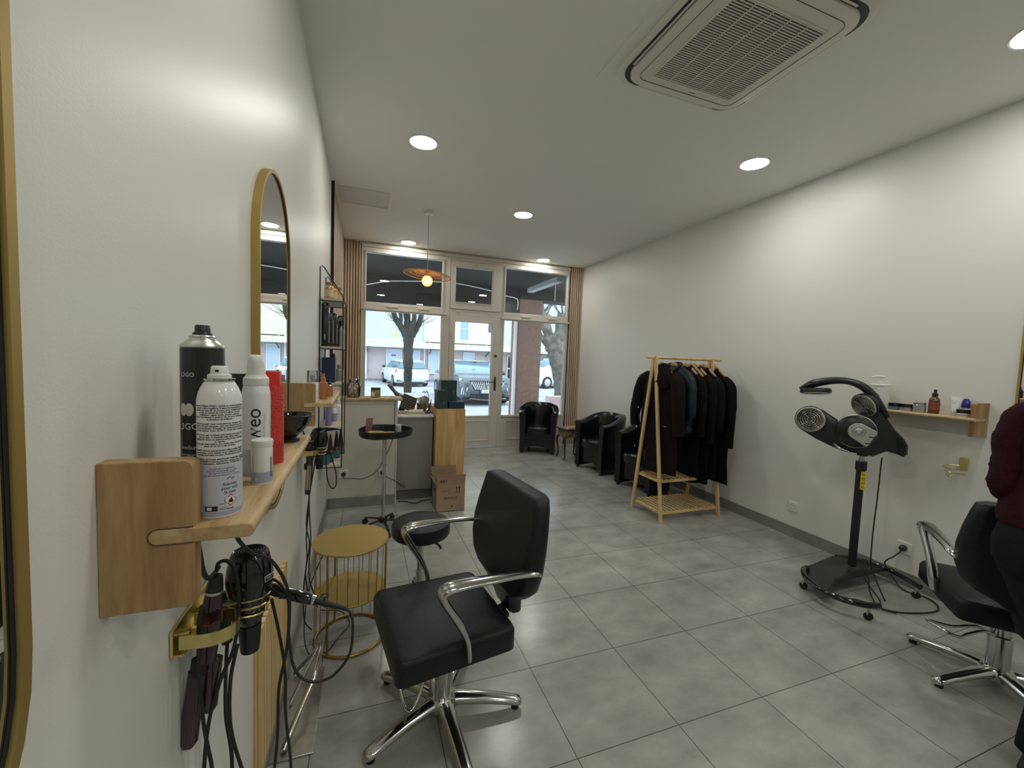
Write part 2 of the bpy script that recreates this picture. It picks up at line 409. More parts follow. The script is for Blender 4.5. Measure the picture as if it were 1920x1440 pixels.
for k in range(1, 5): xx = g0x+(g1x-g0x)*k/5; b.box(xx-.0025, xx+.0025, g0y, g1y, ZC-.0595, ZC-.0578)
frame_rect(b, g0x, g1x, g0y, g1y, .006, ZC-.0595, ZC-.0525) if False else None
for (x0, x1, y0, y1) in ((g0x-.006, g0x, g0y, g1y), (g1x, g1x+.006, g0y, g1y), (g0x-.006, g1x+.006, g0y-.006, g0y), (g0x-.006, g1x+.006, g1y, g1y+.006)): b.box(x0, x1, y0, y1, ZC-.0595, ZC-.0525)
b.build('grille', ACM, AC, smooth=False)
MB().box(1.66, 1.70, 1.895, 1.902, ZC-.0526, ZC-.0515).build('maker_badge', mat('badge_grey', (.25, .25, .25), .4), AC)

# ================================================================ OUTSIDE
def outg(name, c, c2, sc):
    return mat(name, c, .85, noise=c2, nscale=sc)
b = MB(); b.box(-6, 14, YF+.12, 10.3, -.12, -.02); struct(b.build('floor_porch', outg('porch_slabs', (.50, .49, .46), .12, 3), smooth=False))
b = MB(); b.box(-30, 45, 10.3, 24.6, -.3, -.12); struct(b.build('ground_street', outg('asphalt', (.40, .42, .44), .2, 2), smooth=False))
PORCH = mat('dark_porch_paint', (.012, .0095, .009), .85, noise=.3, nscale=5)
b = MB(); b.box(-4, 9, YF+.12, 9.1, 2.97, 3.10); b.box(3.22, 9, 8.6, 9.1, 2.75, 2.97)
struct(b.build('ceiling_porch', PORCH, smooth=False))
b = MB(); b.box(-4, 3.22, 8.62, 9.1, 2.43, 2.97); struct(b.build('wall_porch_fascia', PORCH, smooth=False))
b = MB(); b.tube([(-.6, 8.6, 2.62), (.033, 8.6, 2.75), (.40, 8.6, 2.85), (.78, 8.6, 2.89), (1.2, 8.6, 2.925), (1.8, 8.6, 2.945), (2.55, 8.6, 2.86), (2.9, 8.6, 2.78), (3.17, 8.6, 2.73), (3.18, 8.6, 2.50)], .011, smooth=3)
struct(b.build('trim_6', mat('pale_edge', (.75, .76, .78), .5)))
struct(MB().box(3.03, 3.15, YF+.13, 7.66, 2.74, 2.82).build('trim_7', mat('grey_beam', (.42, .42, .41), .7)))
struct(MB().cyl((3.42, 7.2, 2.55), (3.42, 7.2, 2.97), .008).build('trim_8', STEEL))
PIL = mat('brown_render', (.20, .115, .085), .9, noise=.18, nscale=18, bump=.4, bscale=90)
b = MB(); b.box(3.235, 3.80, 8.62, 9.1, -.03, 2.75); struct(b.build('wall_porch_pillar', PIL, bevel=.01))
struct(MB().box(3.16, 3.232, 8.66, 8.74, -.03, 2.44).build('trim_9', mat('white_post', (.72, .68, .66), .6)))
b = MB(); b.box(5.22, 6.4, 11.0, 11.35, -.14, .33); tag(b.build('low_wall', mat('pink_stone', (.45, .33, .30), .8, noise=.2, nscale=12), bevel=.01), 'low pinkish stone wall outside, right of the brown pillar', 'wall')
# parking line
tag(MB().prism([(4.9, 19.2, -.119), (5.0, 19.2, -.119), (3.6, 22.5, -.119), (3.5, 22.5, -.119)], (0, 0, .002)).build('parking_line', PWHITE, smooth=False), 'white painted parking line on the street behind the white hatchback', 'road marking')

# the building across the street
BD = thing('apartment_building', 'pale rendered building across the street with a glazed awning strip', 'building', (3, 24.7, -.12))
UB = outg('blue_grey_render', (.47, .52, .55), .06, 1.5); UC = outg('cream_render', (.62, .56, .44), .07, 1.5); LP = outg('pinkish_render', (.50, .42, .42), .08, 2)
FY = 24.5
b = MB(); b.box(-25, 45, FY, FY+1, -.13, 2.0); b.build('ground_floor_wall', LP, BD, smooth=False)
b = MB(); b.box(-25, 3.3, FY, FY+1, 2.0, 9.5); b.box(8.1, 45, FY, FY+1, 2.0, 9.5); b.build('upper_wall', UB, BD, smooth=False)
b = MB(); b.box(3.3, 8.1, FY-.05, FY+1, 2.0, 9.5); b.build('upper_wall', UC, BD, smooth=False, label='cream upper wall')
b = MB(); b.box(-25, 45, FY-.25, FY, -.12, -.02); b.build('plinth', outg('plinth_grey', (.22, .22, .23), .3, 6), BD, smooth=False)
SH = mat('pale_blue_shutter', (.50, .60, .72), .6); WF = mat('window_white', (.72, .74, .76), .5); DG = mat('dark_window', (.05, .06, .07), .1)
def fwin(x0, x1, z0, z1, m_, split=0, name='window'):
    b = MB(); w = .05
    for q in ((x0-w, x1+w, z1, z1+w), (x0-w, x1+w, z0-w, z0), (x0-w, x0, z0, z1), (x1, x1+w, z0, z1)): b.box(q[0], q[1], FY-.10, FY-.04, q[2], q[3])
    if split: b.box(x0, x1, FY-.10, FY-.04, z0+(z1-z0)*split-.03, z0+(z1-z0)*split+.03)
    f = b.build(name, WF, BD, smooth=False)
    MB().box(x0, x1, FY-.06, FY-.03, z0, z1).build('pane', m_, f, smooth=False)
fwin(1.24, 2.0, -.02, 1.64, SH, name='door'); fwin(2.52, 3.03, .3, 1.62, SH); fwin(3.62, 4.17, .38, 1.66, SH); fwin(-1.4, -.4, .3, 1.62, SH)
fwin(5.70, 6.30, .3, 1.64, SH); fwin(-.2, .05, .38, 1.6, SH)
fwin(8.52, 9.02, .12, 1.55, DG, .45); fwin(5.43, 5.93, 2.42, 3.7, mat('blue_curtain', (.25, .40, .62), .8), .5); fwin(7.16, 7.7, 2.95, 3.8, DG)
fwin(2.0, 2.5, 2.6, 3.8, SH); fwin(11.3, 12.3, .5, 1.9, DG); fwin(12.6, 13.4, .5, 1.9, DG); fwin(14.5, 15.5, 2.8, 4.2, DG, .5); fwin(10.4, 11.2, 2.9, 4.2, SH, .5)
MB().box(1.48, 1.72, FY-.075, FY-.061, 1.30, 1.39).build('door_sign', mat('red_sign', (.45, .02, .02), .5), BD, smooth=False)
for xx in (3.33, .12):
    MB().cyl((xx, FY-.14, -.1), (xx, FY-.14, 9.4 if xx > 1 else 1.8), .045).build('drainpipe', WF, BD)
AW = mat('green_awning_glass', (.50, .56, .38), .35, noise=.25, nscale=2)
b = MB(); b.prism([(-25, FY, 2.17), (-25, FY, 2.14), (-25, FY-.9, 1.80), (-25, FY-.9, 1.83)], (70, 0, 0)); aw = b.build('awning', AW, BD, smooth=False)
b = MB()
for k in range(60): b.prism([(-24+1.15*k, FY, 2.20), (-24+1.15*k, FY, 2.16), (-24+1.15*k, FY-.92, 1.82), (-24+1.15*k, FY-.92, 1.86)], (.05, 0, 0))
b.box(-25, 45, FY-.95, FY-.90, 1.79, 1.85); b.box(-25, 45, FY-.05, FY, 2.14, 2.20); b.build('awning_frame', WF, aw, smooth=False)
for k in range(5, 12): MB().prism([(-24+3.45*k, FY, 1.45), (-24+3.45*k, FY, 1.5), (-24+3.45*k, FY-.85, 1.80), (-24+3.45*k, FY-.85, 1.75)], (.05, 0, 0)).build('awning_bracket', mat('dark_bronze', None), aw, smooth=False)

# ---------------- trees
BARK = mat('mossy_bark', (.028, .026, .018), .9, noise=.55, nscale=9, bump=1., bscale=25)
BARK2 = mat('plane_tree_bark', (.11, .098, .078), .9, noise=.6, nscale=5, bump=.8, bscale=18)
random.seed(4)
def knobby(pts, r, k=5):
    P = catmull(pts, k); n = len(P)
    rr_ = [(r[0]+(r[-1]-r[0])*i/(n-1))*(1+.09*math.sin(i*2.1)+random.uniform(-.07, .07)) for i in range(n)]
    return P, rr_
TR = thing('pollarded_tree', 'pollarded street tree with knobbly bare limbs in front of the white hatchback', 'tree', (1.68, 17, -.12))
b = MB(); P, q = knobby([(1.68, 17, -.14), (1.68, 17, .8), (1.67, 17, 1.6), (1.68, 17, 2.3)], [.155, .22]); b.tube(P, q, 12)
for pts, r in (([(1.60, 17, 2.15), (1.35, 17, 2.55), (1.18, 17.1, 2.8), (1.02, 17, 3.2)], [.15, .09]), ([(1.68, 17, 2.2), (1.62, 17.1, 2.8), (1.56, 17, 3.4)], [.15, .12]), ([(1.78, 17, 2.15), (2.0, 17, 2.55), (2.1, 16.9, 2.8), (2.17, 17, 3.2)], [.15, .09]), ([(1.7, 16.9, 2.2), (1.85, 16.8, 2.8), (1.84, 16.8, 3.3)], [.12, .08]), ([(1.35, 17, 2.5), (1.36, 17, 2.9), (1.30, 17, 3.3)], [.08, .07])):
    P, q = knobby(pts, r); b.tube(P, q, 10)
b.build('trunk', BARK, TR, ang=80)
b = MB()
for k in range(26):
    x, z = random.choice([(1.02, 3.1), (1.25, 2.7), (2.17, 3.1), (2.1, 2.7), (1.3, 2.6), (2.0, 2.6)]); s_ = -1 if x < 1.6 else 1
    a = random.uniform(.1, 1.4); L = random.uniform(.5, 1.1)
    b.tube([(x, 17, z), (x+s_*L*.5*math.cos(a), 17+random.uniform(-.3, .3), z+L*.35*math.sin(a)), (x+s_*L*math.cos(a), 17+random.uniform(-.4, .4), z+L*math.sin(a)*.9+.1)], [.012, .004], 5, smooth=3)
b.build('twigs', BARK, TR)
b = MB()
for k in range(7): b.sphere((1.13+random.uniform(-.05, .05), 16.6, 2.17+random.uniform(-.1, .1)), (.03, .012, .045), 6, 4)
tag(b.build('yellow_leaf_bunch', mat('yellow_leaf', (.75, .62, .05), .6)), 'small bunch of yellow leaves left of the pollarded tree', 'leaves')
b = MB(); b.tube([(1.30, 17, 2.55), (1.2, 16.8, 2.4), (1.13, 16.6, 2.27)], .005, 5); b.build('twig_end', BARK, TR)
T2 = thing('plane_tree', 'leaning plane tree with peeling bark seen through the right window', 'tree', (7.6, 15, -.12))
b = MB(); P, q = knobby([(7.62, 15, -.14), (7.55, 15, .6), (7.38, 15, 1.32), (7.2, 15, 1.9), (7.0, 15, 2.4)], [.27, .38]); b.tube(P, q, 14)
for pts, r in (([(7.0, 15, 2.2), (6.75, 15, 2.85), (6.5, 15, 3.6)], [.24, .12]), ([(7.15, 15, 2.0), (7.42, 15, 2.5), (7.5, 15, 3.3)], [.28, .2]), ([(7.1, 15, 1.9), (6.75, 15, 2.15), (6.5, 15, 2.5)], [.16, .08])):
    P, q = knobby(pts, r); b.tube(P, q, 12)
b.build('trunk', BARK2, T2, ang=80)
b = MB()
for k in range(34):
    x, z = random.choice([(6.5, 3.5), (6.7, 3.0), (7.5, 3.2), (7.45, 2.8), (6.6, 3.2)]); a = random.uniform(.2, 2.9); L = random.uniform(.8, 1.8)
    b.tube([(x, 15, z), (x+L*.5*math.cos(a), 15, z+L*.6*math.sin(a)), (x+L*math.cos(a+.2), 15.2, z+L*math.sin(a+.1))], [.03, .006], 5, smooth=3)
b.build('twigs', BARK2, T2)

# ---------------- cars (front faces -Y in their own frame)
GLC = mat('car_glass', (.10, .20, .24), .05, spec=.9)
TYR = mat('tyre', (.02, .02, .02), .8); RIM = mat('alloy_rim', (.45, .46, .48), .3, .9)
def ring_car(y, w, z0, z1, r, k=4):
    out = []
    for qx, qz, a0 in ((1, 1, 0), (-1, 1, 90), (-1, -1, 180), (1, -1, 270)):
        for j in range(k+1):
            a = R_(a0+90*j/k); out.append(Vector((qx*(w-r)+r*math.cos(a), y, (z1-r if qz > 0 else z0+r)+r*math.sin(a))))
    return out
def car(name, label, cat, loc, rz, body, st, gh, roof, wheels, wr, extra):
    t = thing(name, label, cat, loc, rz, local=True)
    MB().loft([ring_car(y, w, z0, z1, min(r, (z1-z0)/2.1)) for y, w, z0, z1, r in st]).build('body', body, t, ang=60)
    MB().loft([ring_car(y, w, z0, z1, min(r, (z1-z0)/2.1)) for y, w, z0, z1, r in gh]).build('windows', GLC, t, ang=50)
    MB().loft([ring_car(y, w, z0, z1, min(r, (z1-z0)/2.1)) for y, w, z0, z1, r in roof]).build('roof', body, t, ang=60)
    for sx in (-1, 1):
        for y in wheels:
            w = st[len(st)//2][1]; M_ = Matrix.Rotation(PI/2, 4, 'Y')
            tw = MB().lathe([(wr*.62, -.09), (wr*.9, -.10), (wr, -.07), (wr, .07), (wr*.9, .10), (wr*.62, .09)], (sx*(w-.08), y, wr), 24, M_).build('wheel', TYR, t)
            b = MB(); b.lathe([(wr*.6, sx*.085), (wr*.6, sx*.10), (wr*.1, sx*.112)], (sx*(w-.08), y, wr), 20, M_); b.build('rim', RIM, tw)
    extra(t)
    return t
GREY = mat('grey_car_paint', (.10, .12, .135), .3, .4, coat=.6); WHC = mat('white_car_paint', (.72, .76, .78), .25, coat=.6)
def suv(t):
    W_ = .9
    b = MB(); b.prism([(-.62, -2.05, .80), (.62, -2.05, .80), (.46, -2.115, .50), (-.46, -2.115, .50)], (0, .06, 0)); g = b.build('grille', BLKG, t, bevel=.02)
    b = MB()
    for k in range(17): xx = -.56+.07*k; b.prism([(xx, -2.075, .78), (xx+.022, -2.075, .78), (xx*.75+.016, -2.13, .52), (xx*.75, -2.13, .52)], (0, .02, 0))
    b.build('grille_bars', CHROME, g)
    MB().tube([(-.05, -2.14, .68), (0, -2.145, .72), (.05, -2.14, .66), (.03, -2.14, .56), (-.02, -2.14, .54), (-.05, -2.14, .60)], .012, 6, closed=True).build('badge', CHROME, g)
    for s in (-1, 1):
        MB().prism([(s*.50, -2.08, .74), (s*.86, -1.90, .86), (s*.88, -1.88, .76), (s*.56, -2.09, .66)], (0, .12, 0)).build('headlight', mat('headlight', (.75, .8, .85), .1), t, bevel=.01)
        b = MB()
        for k in range(3): b.prism([(s*(.66+.07*k), -2.09+.035*k, .58), (s*(.69+.07*k), -2.085+.035*k, .58), (s*(.74+.06*k), -2.07+.035*k, .36), (s*(.71+.06*k), -2.075+.035*k, .36)], (0, .05, 0))
        b.build('daytime_light', PWHITE, t)
        MB().prism([(s*.60, -2.06, .60), (s*.87, -1.96, .58), (s*.86, -1.96, .33), (s*.66, -2.06, .33)], (0, .05, 0)).build('air_intake', BLKM, t)
        MB().sphere((s*1.02, -.72, .98), (.12, .07, .09), 12, 8).build('wing_mirror', BLKG, t)
    MB().box(-.58, .58, -2.11, -2.02, .20, .38).build('lower_grille', BLKM, t, bevel=.02)
    MB().tube([(-.62, -2.13, .235), (0, -2.15, .19), (.62, -2.13, .235)], .014, 6, smooth=4).build('chrome_strip', CHROME, t)
    n = MB().box(-.26, .26, -2.135, -2.11, .40, .51).build('number_plate', PWHITE, t, bevel=.004)
    MB().box(-.262, -.22, -2.138, -2.12, .402, .508).build('plate_band', mat('plate_blue', (.02, .08, .5), .4), n)
    text('plate_text', 'GY 863', .105, Mx((.02, -2.137, .415), (1, 0, 0), (0, 0, 1)), TXTK, n)
    MB().box(-.85, .85, -2.06, -1.95, .14, .21).build('bumper_lip', BLKM, t, bevel=.02)
    MB().box(-.06, .06, -.62, -.60, 1.33, 1.37).build('rear_view_mirror', BLKM, t)
car('grey_suv', 'grey SUV parked facing the salon, seen through the door glass', 'car', (3.62, 14.6, -.12), R_(3), GREY,
    [(-2.08, .72, .30, .70, .12), (-1.98, .86, .20, .86, .14), (-1.6, .91, .18, .95, .16), (-.9, .92, .18, 1.0, .14), (.2, .92, .18, 1.0, .12), (1.4, .92, .18, 1.0, .12), (2.0, .84, .22, .95, .14)],
    [(-1.05, .80, .94, .98, .02), (-.35, .70, .9, 1.36, .10), (1.2, .70, .9, 1.38, .12), (1.9, .70, .9, 1.02, .05)],
    [(-.38, .62, 1.33, 1.38, .03), (.2, .66, 1.32, 1.42, .05), (1.3, .62, 1.33, 1.40, .04)], (-1.3, 1.3), .33, suv)
def hatch(t):
    for s in (-1, 1):
        MB().prism([(s*.45, 1.86, .78), (s*.80, 1.76, .84), (s*.82, 1.74, .66), (s*.62, 1.84, .68)], (0, .06, 0)).build('tail_light', mat('tail_light', (.55, .03, .04), .2), t)
        MB().sphere((s*.90, -.6, .90), (.10, .06, .07), 10, 6).build('wing_mirror', BLKG, t)
        MB().prism([(s*.5, 1.95, .28), (s*.78, 1.88, .34), (s*.76, 1.88, .26)], (0, .03, 0)).build('reflector', BLKM, t)
    MB().box(-.5, .5, 1.86, 1.98, .12, .24).build('rear_bumper', BLKM, t, bevel=.03)
    MB().prism([(-.55, 1.62, 1.18), (.55, 1.62, 1.18), (.66, 1.80, .88), (-.66, 1.80, .88)], (0, .02, 0)).build('rear_window', GLC, t)
    MB().box(-.26, .26, 1.93, 1.96, .42, .52).build('number_plate', PWHITE, t)
car('white_hatchback', 'white hatchback parked across the street behind the pollarded tree', 'car', (1.95, 21.8, -.12), R_(188), WHC,
    [(-1.95, .66, .30, .62, .12), (-1.8, .80, .20, .74, .14), (-.9, .83, .16, .86, .14), (.6, .83, .16, .86, .12), (1.5, .82, .16, .86, .12), (1.85, .78, .2, .84, .14), (1.93, .70, .26, .72, .12)],
    [(-1.0, .72, .82, .86, .02), (-.3, .62, .8, 1.22, .10), (1.2, .62, .8, 1.24, .12), (1.76, .64, .8, .88, .03)],
    [(-.32, .55, 1.18, 1.24, .03), (.2, .60, 1.18, 1.28, .05), (1.45, .58, 1.17, 1.25, .04)], (-1.25, 1.25), .28, hatch)
def vanx(t):
    MB().box(-.96, -.955, -.7, -.1, 1.0, 1.35).build('side_window', GLC, t); MB().box(-.965, -.955, .1, 1.9, .98, 1.42).build('side_panel', WHC, t, bevel=.05)
    MB().box(-.97, -.955, -.3, -.15, .82, .86).build('handle', BLKM, t); MB().box(-.965, -.95, -1.6, 2.2, .22, .34).build('sill', BLKM, t)
car('white_van', 'white panel van parked outside between the brown pillar and the plane tree', 'van', (10.3, 21.0, -.12), R_(-90+12), WHC,
    [(-2.2, .75, .3, .8, .12), (-2.05, .9, .2, 1.0, .15), (-1.5, .95, .2, 1.15, .15), (-.7, .95, .2, 1.45, .2), (-.3, .95, .2, 1.58, .2), (2.2, .95, .2, 1.60, .2), (2.35, .9, .25, 1.5, .2)],
    [(-1.55, .80, 1.1, 1.16, .02), (-.75, .85, 1.1, 1.47, .10), (-.3, .85, 1.1, 1.57, .1), (0, .8, 1.2, 1.5, .1)],
    [(-.4, .8, 1.52, 1.6, .03), (1, .85, 1.5, 1.62, .05), (2.2, .8, 1.5, 1.6, .04)], (-1.35, 1.45), .33, vanx)
# ================================================================ LEFT WALL: MIRRORS, SHELVES, TOOLS
def capsule(cy, w, z0, z1, n=20):
    """outline in the y-z plane (list of (y, z))"""
    out = []
    for k in range(n+1): a = PI*k/n; out.append((cy+w*math.cos(a), z1-w+w*math.sin(a)))
    for k in range(n+1): a = PI+PI*k/n; out.append((cy+w*math.cos(a), z0+w+w*math.sin(a)))
    return out
def mirror(cy, w, z0, z1, xw, d, label):
    """xw: wall plane, d: signed depth into the room"""
    t = thing('arched_mirror', label, 'mirror', (xw, cy, z0), group='arched gold framed wall mirrors')
    o, i, i2 = capsule(cy, w, z0, z1), capsule(cy, w-.011, z0+.011, z1-.011), capsule(cy, w-.011, z0+.011, z1-.011)
    b = MB(); A = [b.ring([(x, y, z) for y, z in pl]) for x, pl in ((xw+d*.02, o), (xw+d, o), (xw+d, i), (xw+d*.70, i2))]
    for k in range(3): b.bridge(A[k], A[k+1])
    b.bridge(A[3], A[0]); b.build('frame', GOLDP, t, ang=30)
    b = MB(); b.loft([[(xw+d*.05, y, z) for y, z in i2], [(xw+d*.72, y, z) for y, z in i2]]); b.build('mirror_glass', MIRROR, t, smooth=False)
    g1, g2 = capsule(cy, w-.011, z0+.011, z1-.011), capsule(cy, w-.0145, z0+.0145, z1-.0145)
    b = MB(); A = [b.ring([(x, y, z) for y, z in pl]) for x, pl in ((xw+d*.73, g1), (xw+d*.80, g1), (xw+d*.80, g2), (xw+d*.73, g2))]
    for k in range(3): b.bridge(A[k], A[k+1])
    b.build('black_bead', BLKM, t)
    return t
mirror(.218, .260, .885, 2.0, XL, .022, 'gold framed arched mirror cut off by the left edge of the photo')
mirror(1.600, .260, .875, 2.0, XL, .022, 'arched gold framed mirror on the left wall behind the spray cans')
mirror(.928, .260, .875, 2.0, XR, -.022, 'gold framed mirror on the right wall, only its edge showing above the person')

def rrect(hx, hz, r, cx=0, cz=0, n=5):
    out = []
    for qx, qz, a0 in ((1, 1, 0), (-1, 1, 90), (-1, -1, 180), (1, -1, 270)):
        for k in range(n+1): a = R_(a0+90*k/n); out.append((cx+qx*(hx-r)+r*math.cos(a), cz+qz*(hz-r)+r*math.sin(a)))
    return out
def wall_shelf(label, xw, s, y0, y1, bz0, bz1, bw, sx0, sx1, zt, th=.02, bt=.024):
    """s=+1: projects toward +x; block on the wall at y0, board to y1"""
    t = thing('wall_shelf', label, 'shelf', (xw, y0, bz0), group='oak shelves along the walls')
    def X(v): return xw+s*v
    b = MB(); pts = [(X(0), y0, bz0)]+[(X(bw-.007+.007*math.sin(R_(a))), y0, bz0+.007-.007*math.cos(R_(a))) for a in range(0, 91, 15)]+[(X(bw-.011+.011*math.cos(R_(a))), y0, bz1-.011+.011*math.sin(R_(a))) for a in range(0, 91, 15)]+[(X(0), y0, bz1)]
    b.prism(pts, (0, bt, 0)); blk = b.build('bracket_block', OAK, t, bevel=.0015)
    # dark shadow gap of the slot round the board end
    b = MB(); P = rrect((sx1-sx0)/2, th/2, th/2-.0005, (sx0+sx1)/2, zt-th/2)
    gq = [(px_, z_) for px_, z_ in rrect((sx1-sx0)/2+.0011, th/2+.0011, th/2, (sx0+sx1)/2, zt-th/2) if px_ < (sx0+sx1)/2]; gq = [(bw-.001, zt+.0011)]+gq+[(bw-.001, zt-th-.0011)]
    b.loft([[(X(px_), y0-.0008, z_) for px_, z_ in gq], [(X(px_), y0+.002, z_) for px_, z_ in gq]])
    o_ = b.build('slot_gap', mat('slot_shadow_gap', (.10, .06, .03), .8), blk)
    b = MB(); b.loft([[(X(px_), y_, z_) for px_, z_ in P] for y_ in (y0-.0016, y1)]); b.build('shelf_board', OAKY, t, bevel=.002, ang=50)
    b = MB(); b.box(min(X(.0), X(sx0+.01)), max(X(.0), X(sx0+.01)), y0+bt, y1-.03, zt-th+.002, zt-.002); b.build('wall_cleat', OAKY, t)
    return t
SZ = 1.188
wall_shelf('oak shelf on its square block nearest the viewer, holding the spray cans', XL, 1, .62, 1.245, 1.083, 1.275, .098, .050, .165, SZ)
wall_shelf('second oak shelf further along the left wall, past the mirror', XL, 1, 2.01, 2.64, 1.083, 1.275, .098, .050, .168, SZ)
wall_shelf('oak shelf on the right wall with jars, behind the black hair dryer head', XR, -1, 1.29, 1.86, 1.068, 1.264, .138, .035, .160, 1.176)

# ---- aerosols and bottles
def can_profile(r, h, neck=.5):
    return [(r*.94, 0), (r, .003), (r, h*.84), (r*.96, h*.87), (r*.86, h*.905), (r*.70, h*.935), (r*neck, h*.95)]
WC = mat('gloss_white_can', (.78, .78, .77), .18, coat=.4)
def ring_band(b, c, r, z0, z1, n=36): b.lathe([(r, z0), (r, z1)], c, n, cap=False)
# 1: white shine spray, printed all over
c = (-.187, .668, SZ); R0 = .0262; H0 = .178
t = thing('spray_can', 'white aerosol can covered in printed text, front of the near shelf', 'spray can', c, group='cans on the near shelf')
b = MB(); b.lathe([(R0*.95, 0), (R0, .002), (R0, .156), (R0*.985, .162), (R0*.93, .1695), (R0*.84, .176), (R0*.70, .183), (R0*.60, .186)], c, 40); b.build('body', WC, t)
b = MB(); b.lathe([(R0*.60, .1855), (R0*.69, .1865), (R0*.70, .1890), (R0*.5, .190)], c, 32); b.build('crimp_ring', CHROME, t)
b = MB(); b.lathe([(R0*.54, .1895), (R0*.53, .194), (R0*.40, .1955), (R0*.37, .2045), (R0*.31, .206), (.001, .2055)], c, 28); sp = b.build('nozzle', PWHITE, t, ang=50)
MB().box(c[0]-.002, c[0]+.002, c[1]-R0*.42, c[1]-R0*.30, SZ+.198, SZ+.201).build('nozzle_hole', BLKM, sp)
LAV = mat('lavender_print', (.36, .38, .50), .35)
A0 = math.atan2(-c[1], -c[0])            # side of the can turned to the viewer
b = MB(); ring_band(b, c, R0+.0002, .003, .0095); ring_band(b, c, R0+.00015, .0105, .0725); b.build('lavender_band', mat('pale_lavender_print', (.52, .54, .62), .35), t)
b = MB(); ring_band(b, c, R0+.00035, .0035, .0095); b.build('lavender_stripe', LAV, t)
LINES = ['Spray de brillance SWEO, enrichi en acide hyaluronique', 'agit sur la fibre capillaire. Il apporte instantanement', 'lumiere sans alourdir le cheveu, pour sublimer et fixer', 'la mise en beaute de votre coiffure. Conseil', 'd utilisation : agiter avant emploi, vaporiser', 'spray a une distance d environ 30 cm pour envelopper', 'la chevelure de brillance.', '', 'Mode d emploi : tenir verticalement. Eloigner de la', 'chaleur. Ne pas vaporiser vers une flamme nue ou un', 'corps incandescent. Proteger du rayonnement solaire', 'et ne pas exposer a plus de 50 C. Tenir hors de portee', '', 'SWEO shine veil, enriched with hyaluronic acid, coats', 'the hair fiber. It instantly adds shine without', 'weighing hair down, to enhance and protect the styling', 'or hairdo.', 'How to use: shake before use, spray onto dry hair from', 'about 30 cm for a veil of shine.', '', 'DANGER. Aerosol extremement inflammable. Recipient', 'sous pression : peut eclater sous l effet de la chaleur', 'Extremely flammable aerosol. Pressurised container', '', 'ALCOHOL DENAT., BUTANE, PROPANE, PARFUM, CYCLOPENTA', 'SILOXANE, SODIUM HYALURONATE, LINALOOL, LIMONENE', 'HEXYL CINNAMAL, GERANIOL, CITRONELLOL']
text('label_text', '\n'.join(LINES), .0030, None, TXTK, t, wrap=(c[0], c[1], R0+.0003, A0, SZ+.1525), bold=.00009)
text('label_text', 'Conforme au reglement\nRecycler apres usage complet\nfabrique en France 94300\nPour des mesures depliantes contacter', .0030, None, TXTK, t, wrap=(c[0], c[1], R0+.0003, A0+.10, SZ+.0675))
text('label_text', 'Scannez\npour voir\nle tuto', .0056, None, TXTK, t, wrap=(c[0], c[1], R0+.0003, A0+.45, SZ+.0445), bold=.00008)
text('label_text', '200 ml e', .0038, None, TXTK, t, wrap=(c[0], c[1], R0+.0003, A0-.58, SZ+.0155)); text('label_text', 'ALU', .0045, None, TXTK, t, wrap=(c[0], c[1], R0+.0004, A0+.13, SZ+.0115))
text('label_text', 'PARFUM', .0022, None, TXTK, t, wrap=(c[0], c[1], R0+.0004, A0+.10, SZ+.019))
def wrapbox(b, r, a0, x0, x1, z0, z1, n=6):
    for k in range(n):
        xa, xb = x0+(x1-x0)*k/n, x0+(x1-x0)*(k+1)/n
        q = [(c[0]+r*math.cos(a0+x/R0), c[1]+r*math.sin(a0+x/R0), SZ+z) for x, z in ((xa, z0), (xb, z0), (xb, z1), (xa, z1))]
        b.face(b.ring(q))
b = MB(); wrapbox(b, R0+.0004, A0, -.018, -.003, .0105, .0175); b.build('triman_mark', TXTK, t)
b = MB(); wrapbox(b, R0+.0006, A0, -.0155, -.0095, .012, .016); b.build('triman_arrow', TXTW, t)
b = MB()
for s_, mm in ((.0085, 'r'),):
    q = [(0, -s_), (s_, 0), (0, s_), (-s_, 0)]
    b.face(b.ring([(c[0]+(R0+.0004)*math.cos(A0+(x+.012)/R0), c[1]+(R0+.0004)*math.sin(A0+(x+.012)/R0), SZ+z+.0235) for x, z in q]))
hz = b.build('flame_sign', mat('red_print', (.55, .03, .04), .4), t)
b = MB(); s_ = .0068
b.face(b.ring([(c[0]+(R0+.0007)*math.cos(A0+(x+.012)/R0), c[1]+(R0+.0007)*math.sin(A0+(x+.012)/R0), SZ+z+.0235) for x, z in [(0, -s_), (s_, 0), (0, s_), (-s_, 0)]])); b.build('flame_ground', TXTW, hz)
b = MB()
b.face(b.ring([(c[0]+(R0+.0010)*math.cos(A0+(x+.012)/R0), c[1]+(R0+.0010)*math.sin(A0+(x+.012)/R0), SZ+z+.0235) for x, z in [(-.002, -.0035), (.002, -.0035), (.003, -.001), (.0015, .001), (.001, .004), (-.001, .0015), (-.0028, 0)]])); b.build('flame', TXTK, hz)
text('label_text', 'DANGER', .0020, None, TXTK, t, wrap=(c[0], c[1], R0+.0004, A0+.45, SZ+.0110), bold=.0001)
b = MB(); b.tube([(c[0]+(R0+.0006)*math.cos(A0+x/R0), c[1]+(R0+.0006)*math.sin(A0+x/R0), SZ+z) for x, z in ((.008, .0525), (.010, .0555), (.0125, .055), (.0135, .0525), (.0155, .055), (.0165, .0525))], .0003, 5, smooth=4); b.build('arrow_mark', TXTK, t)

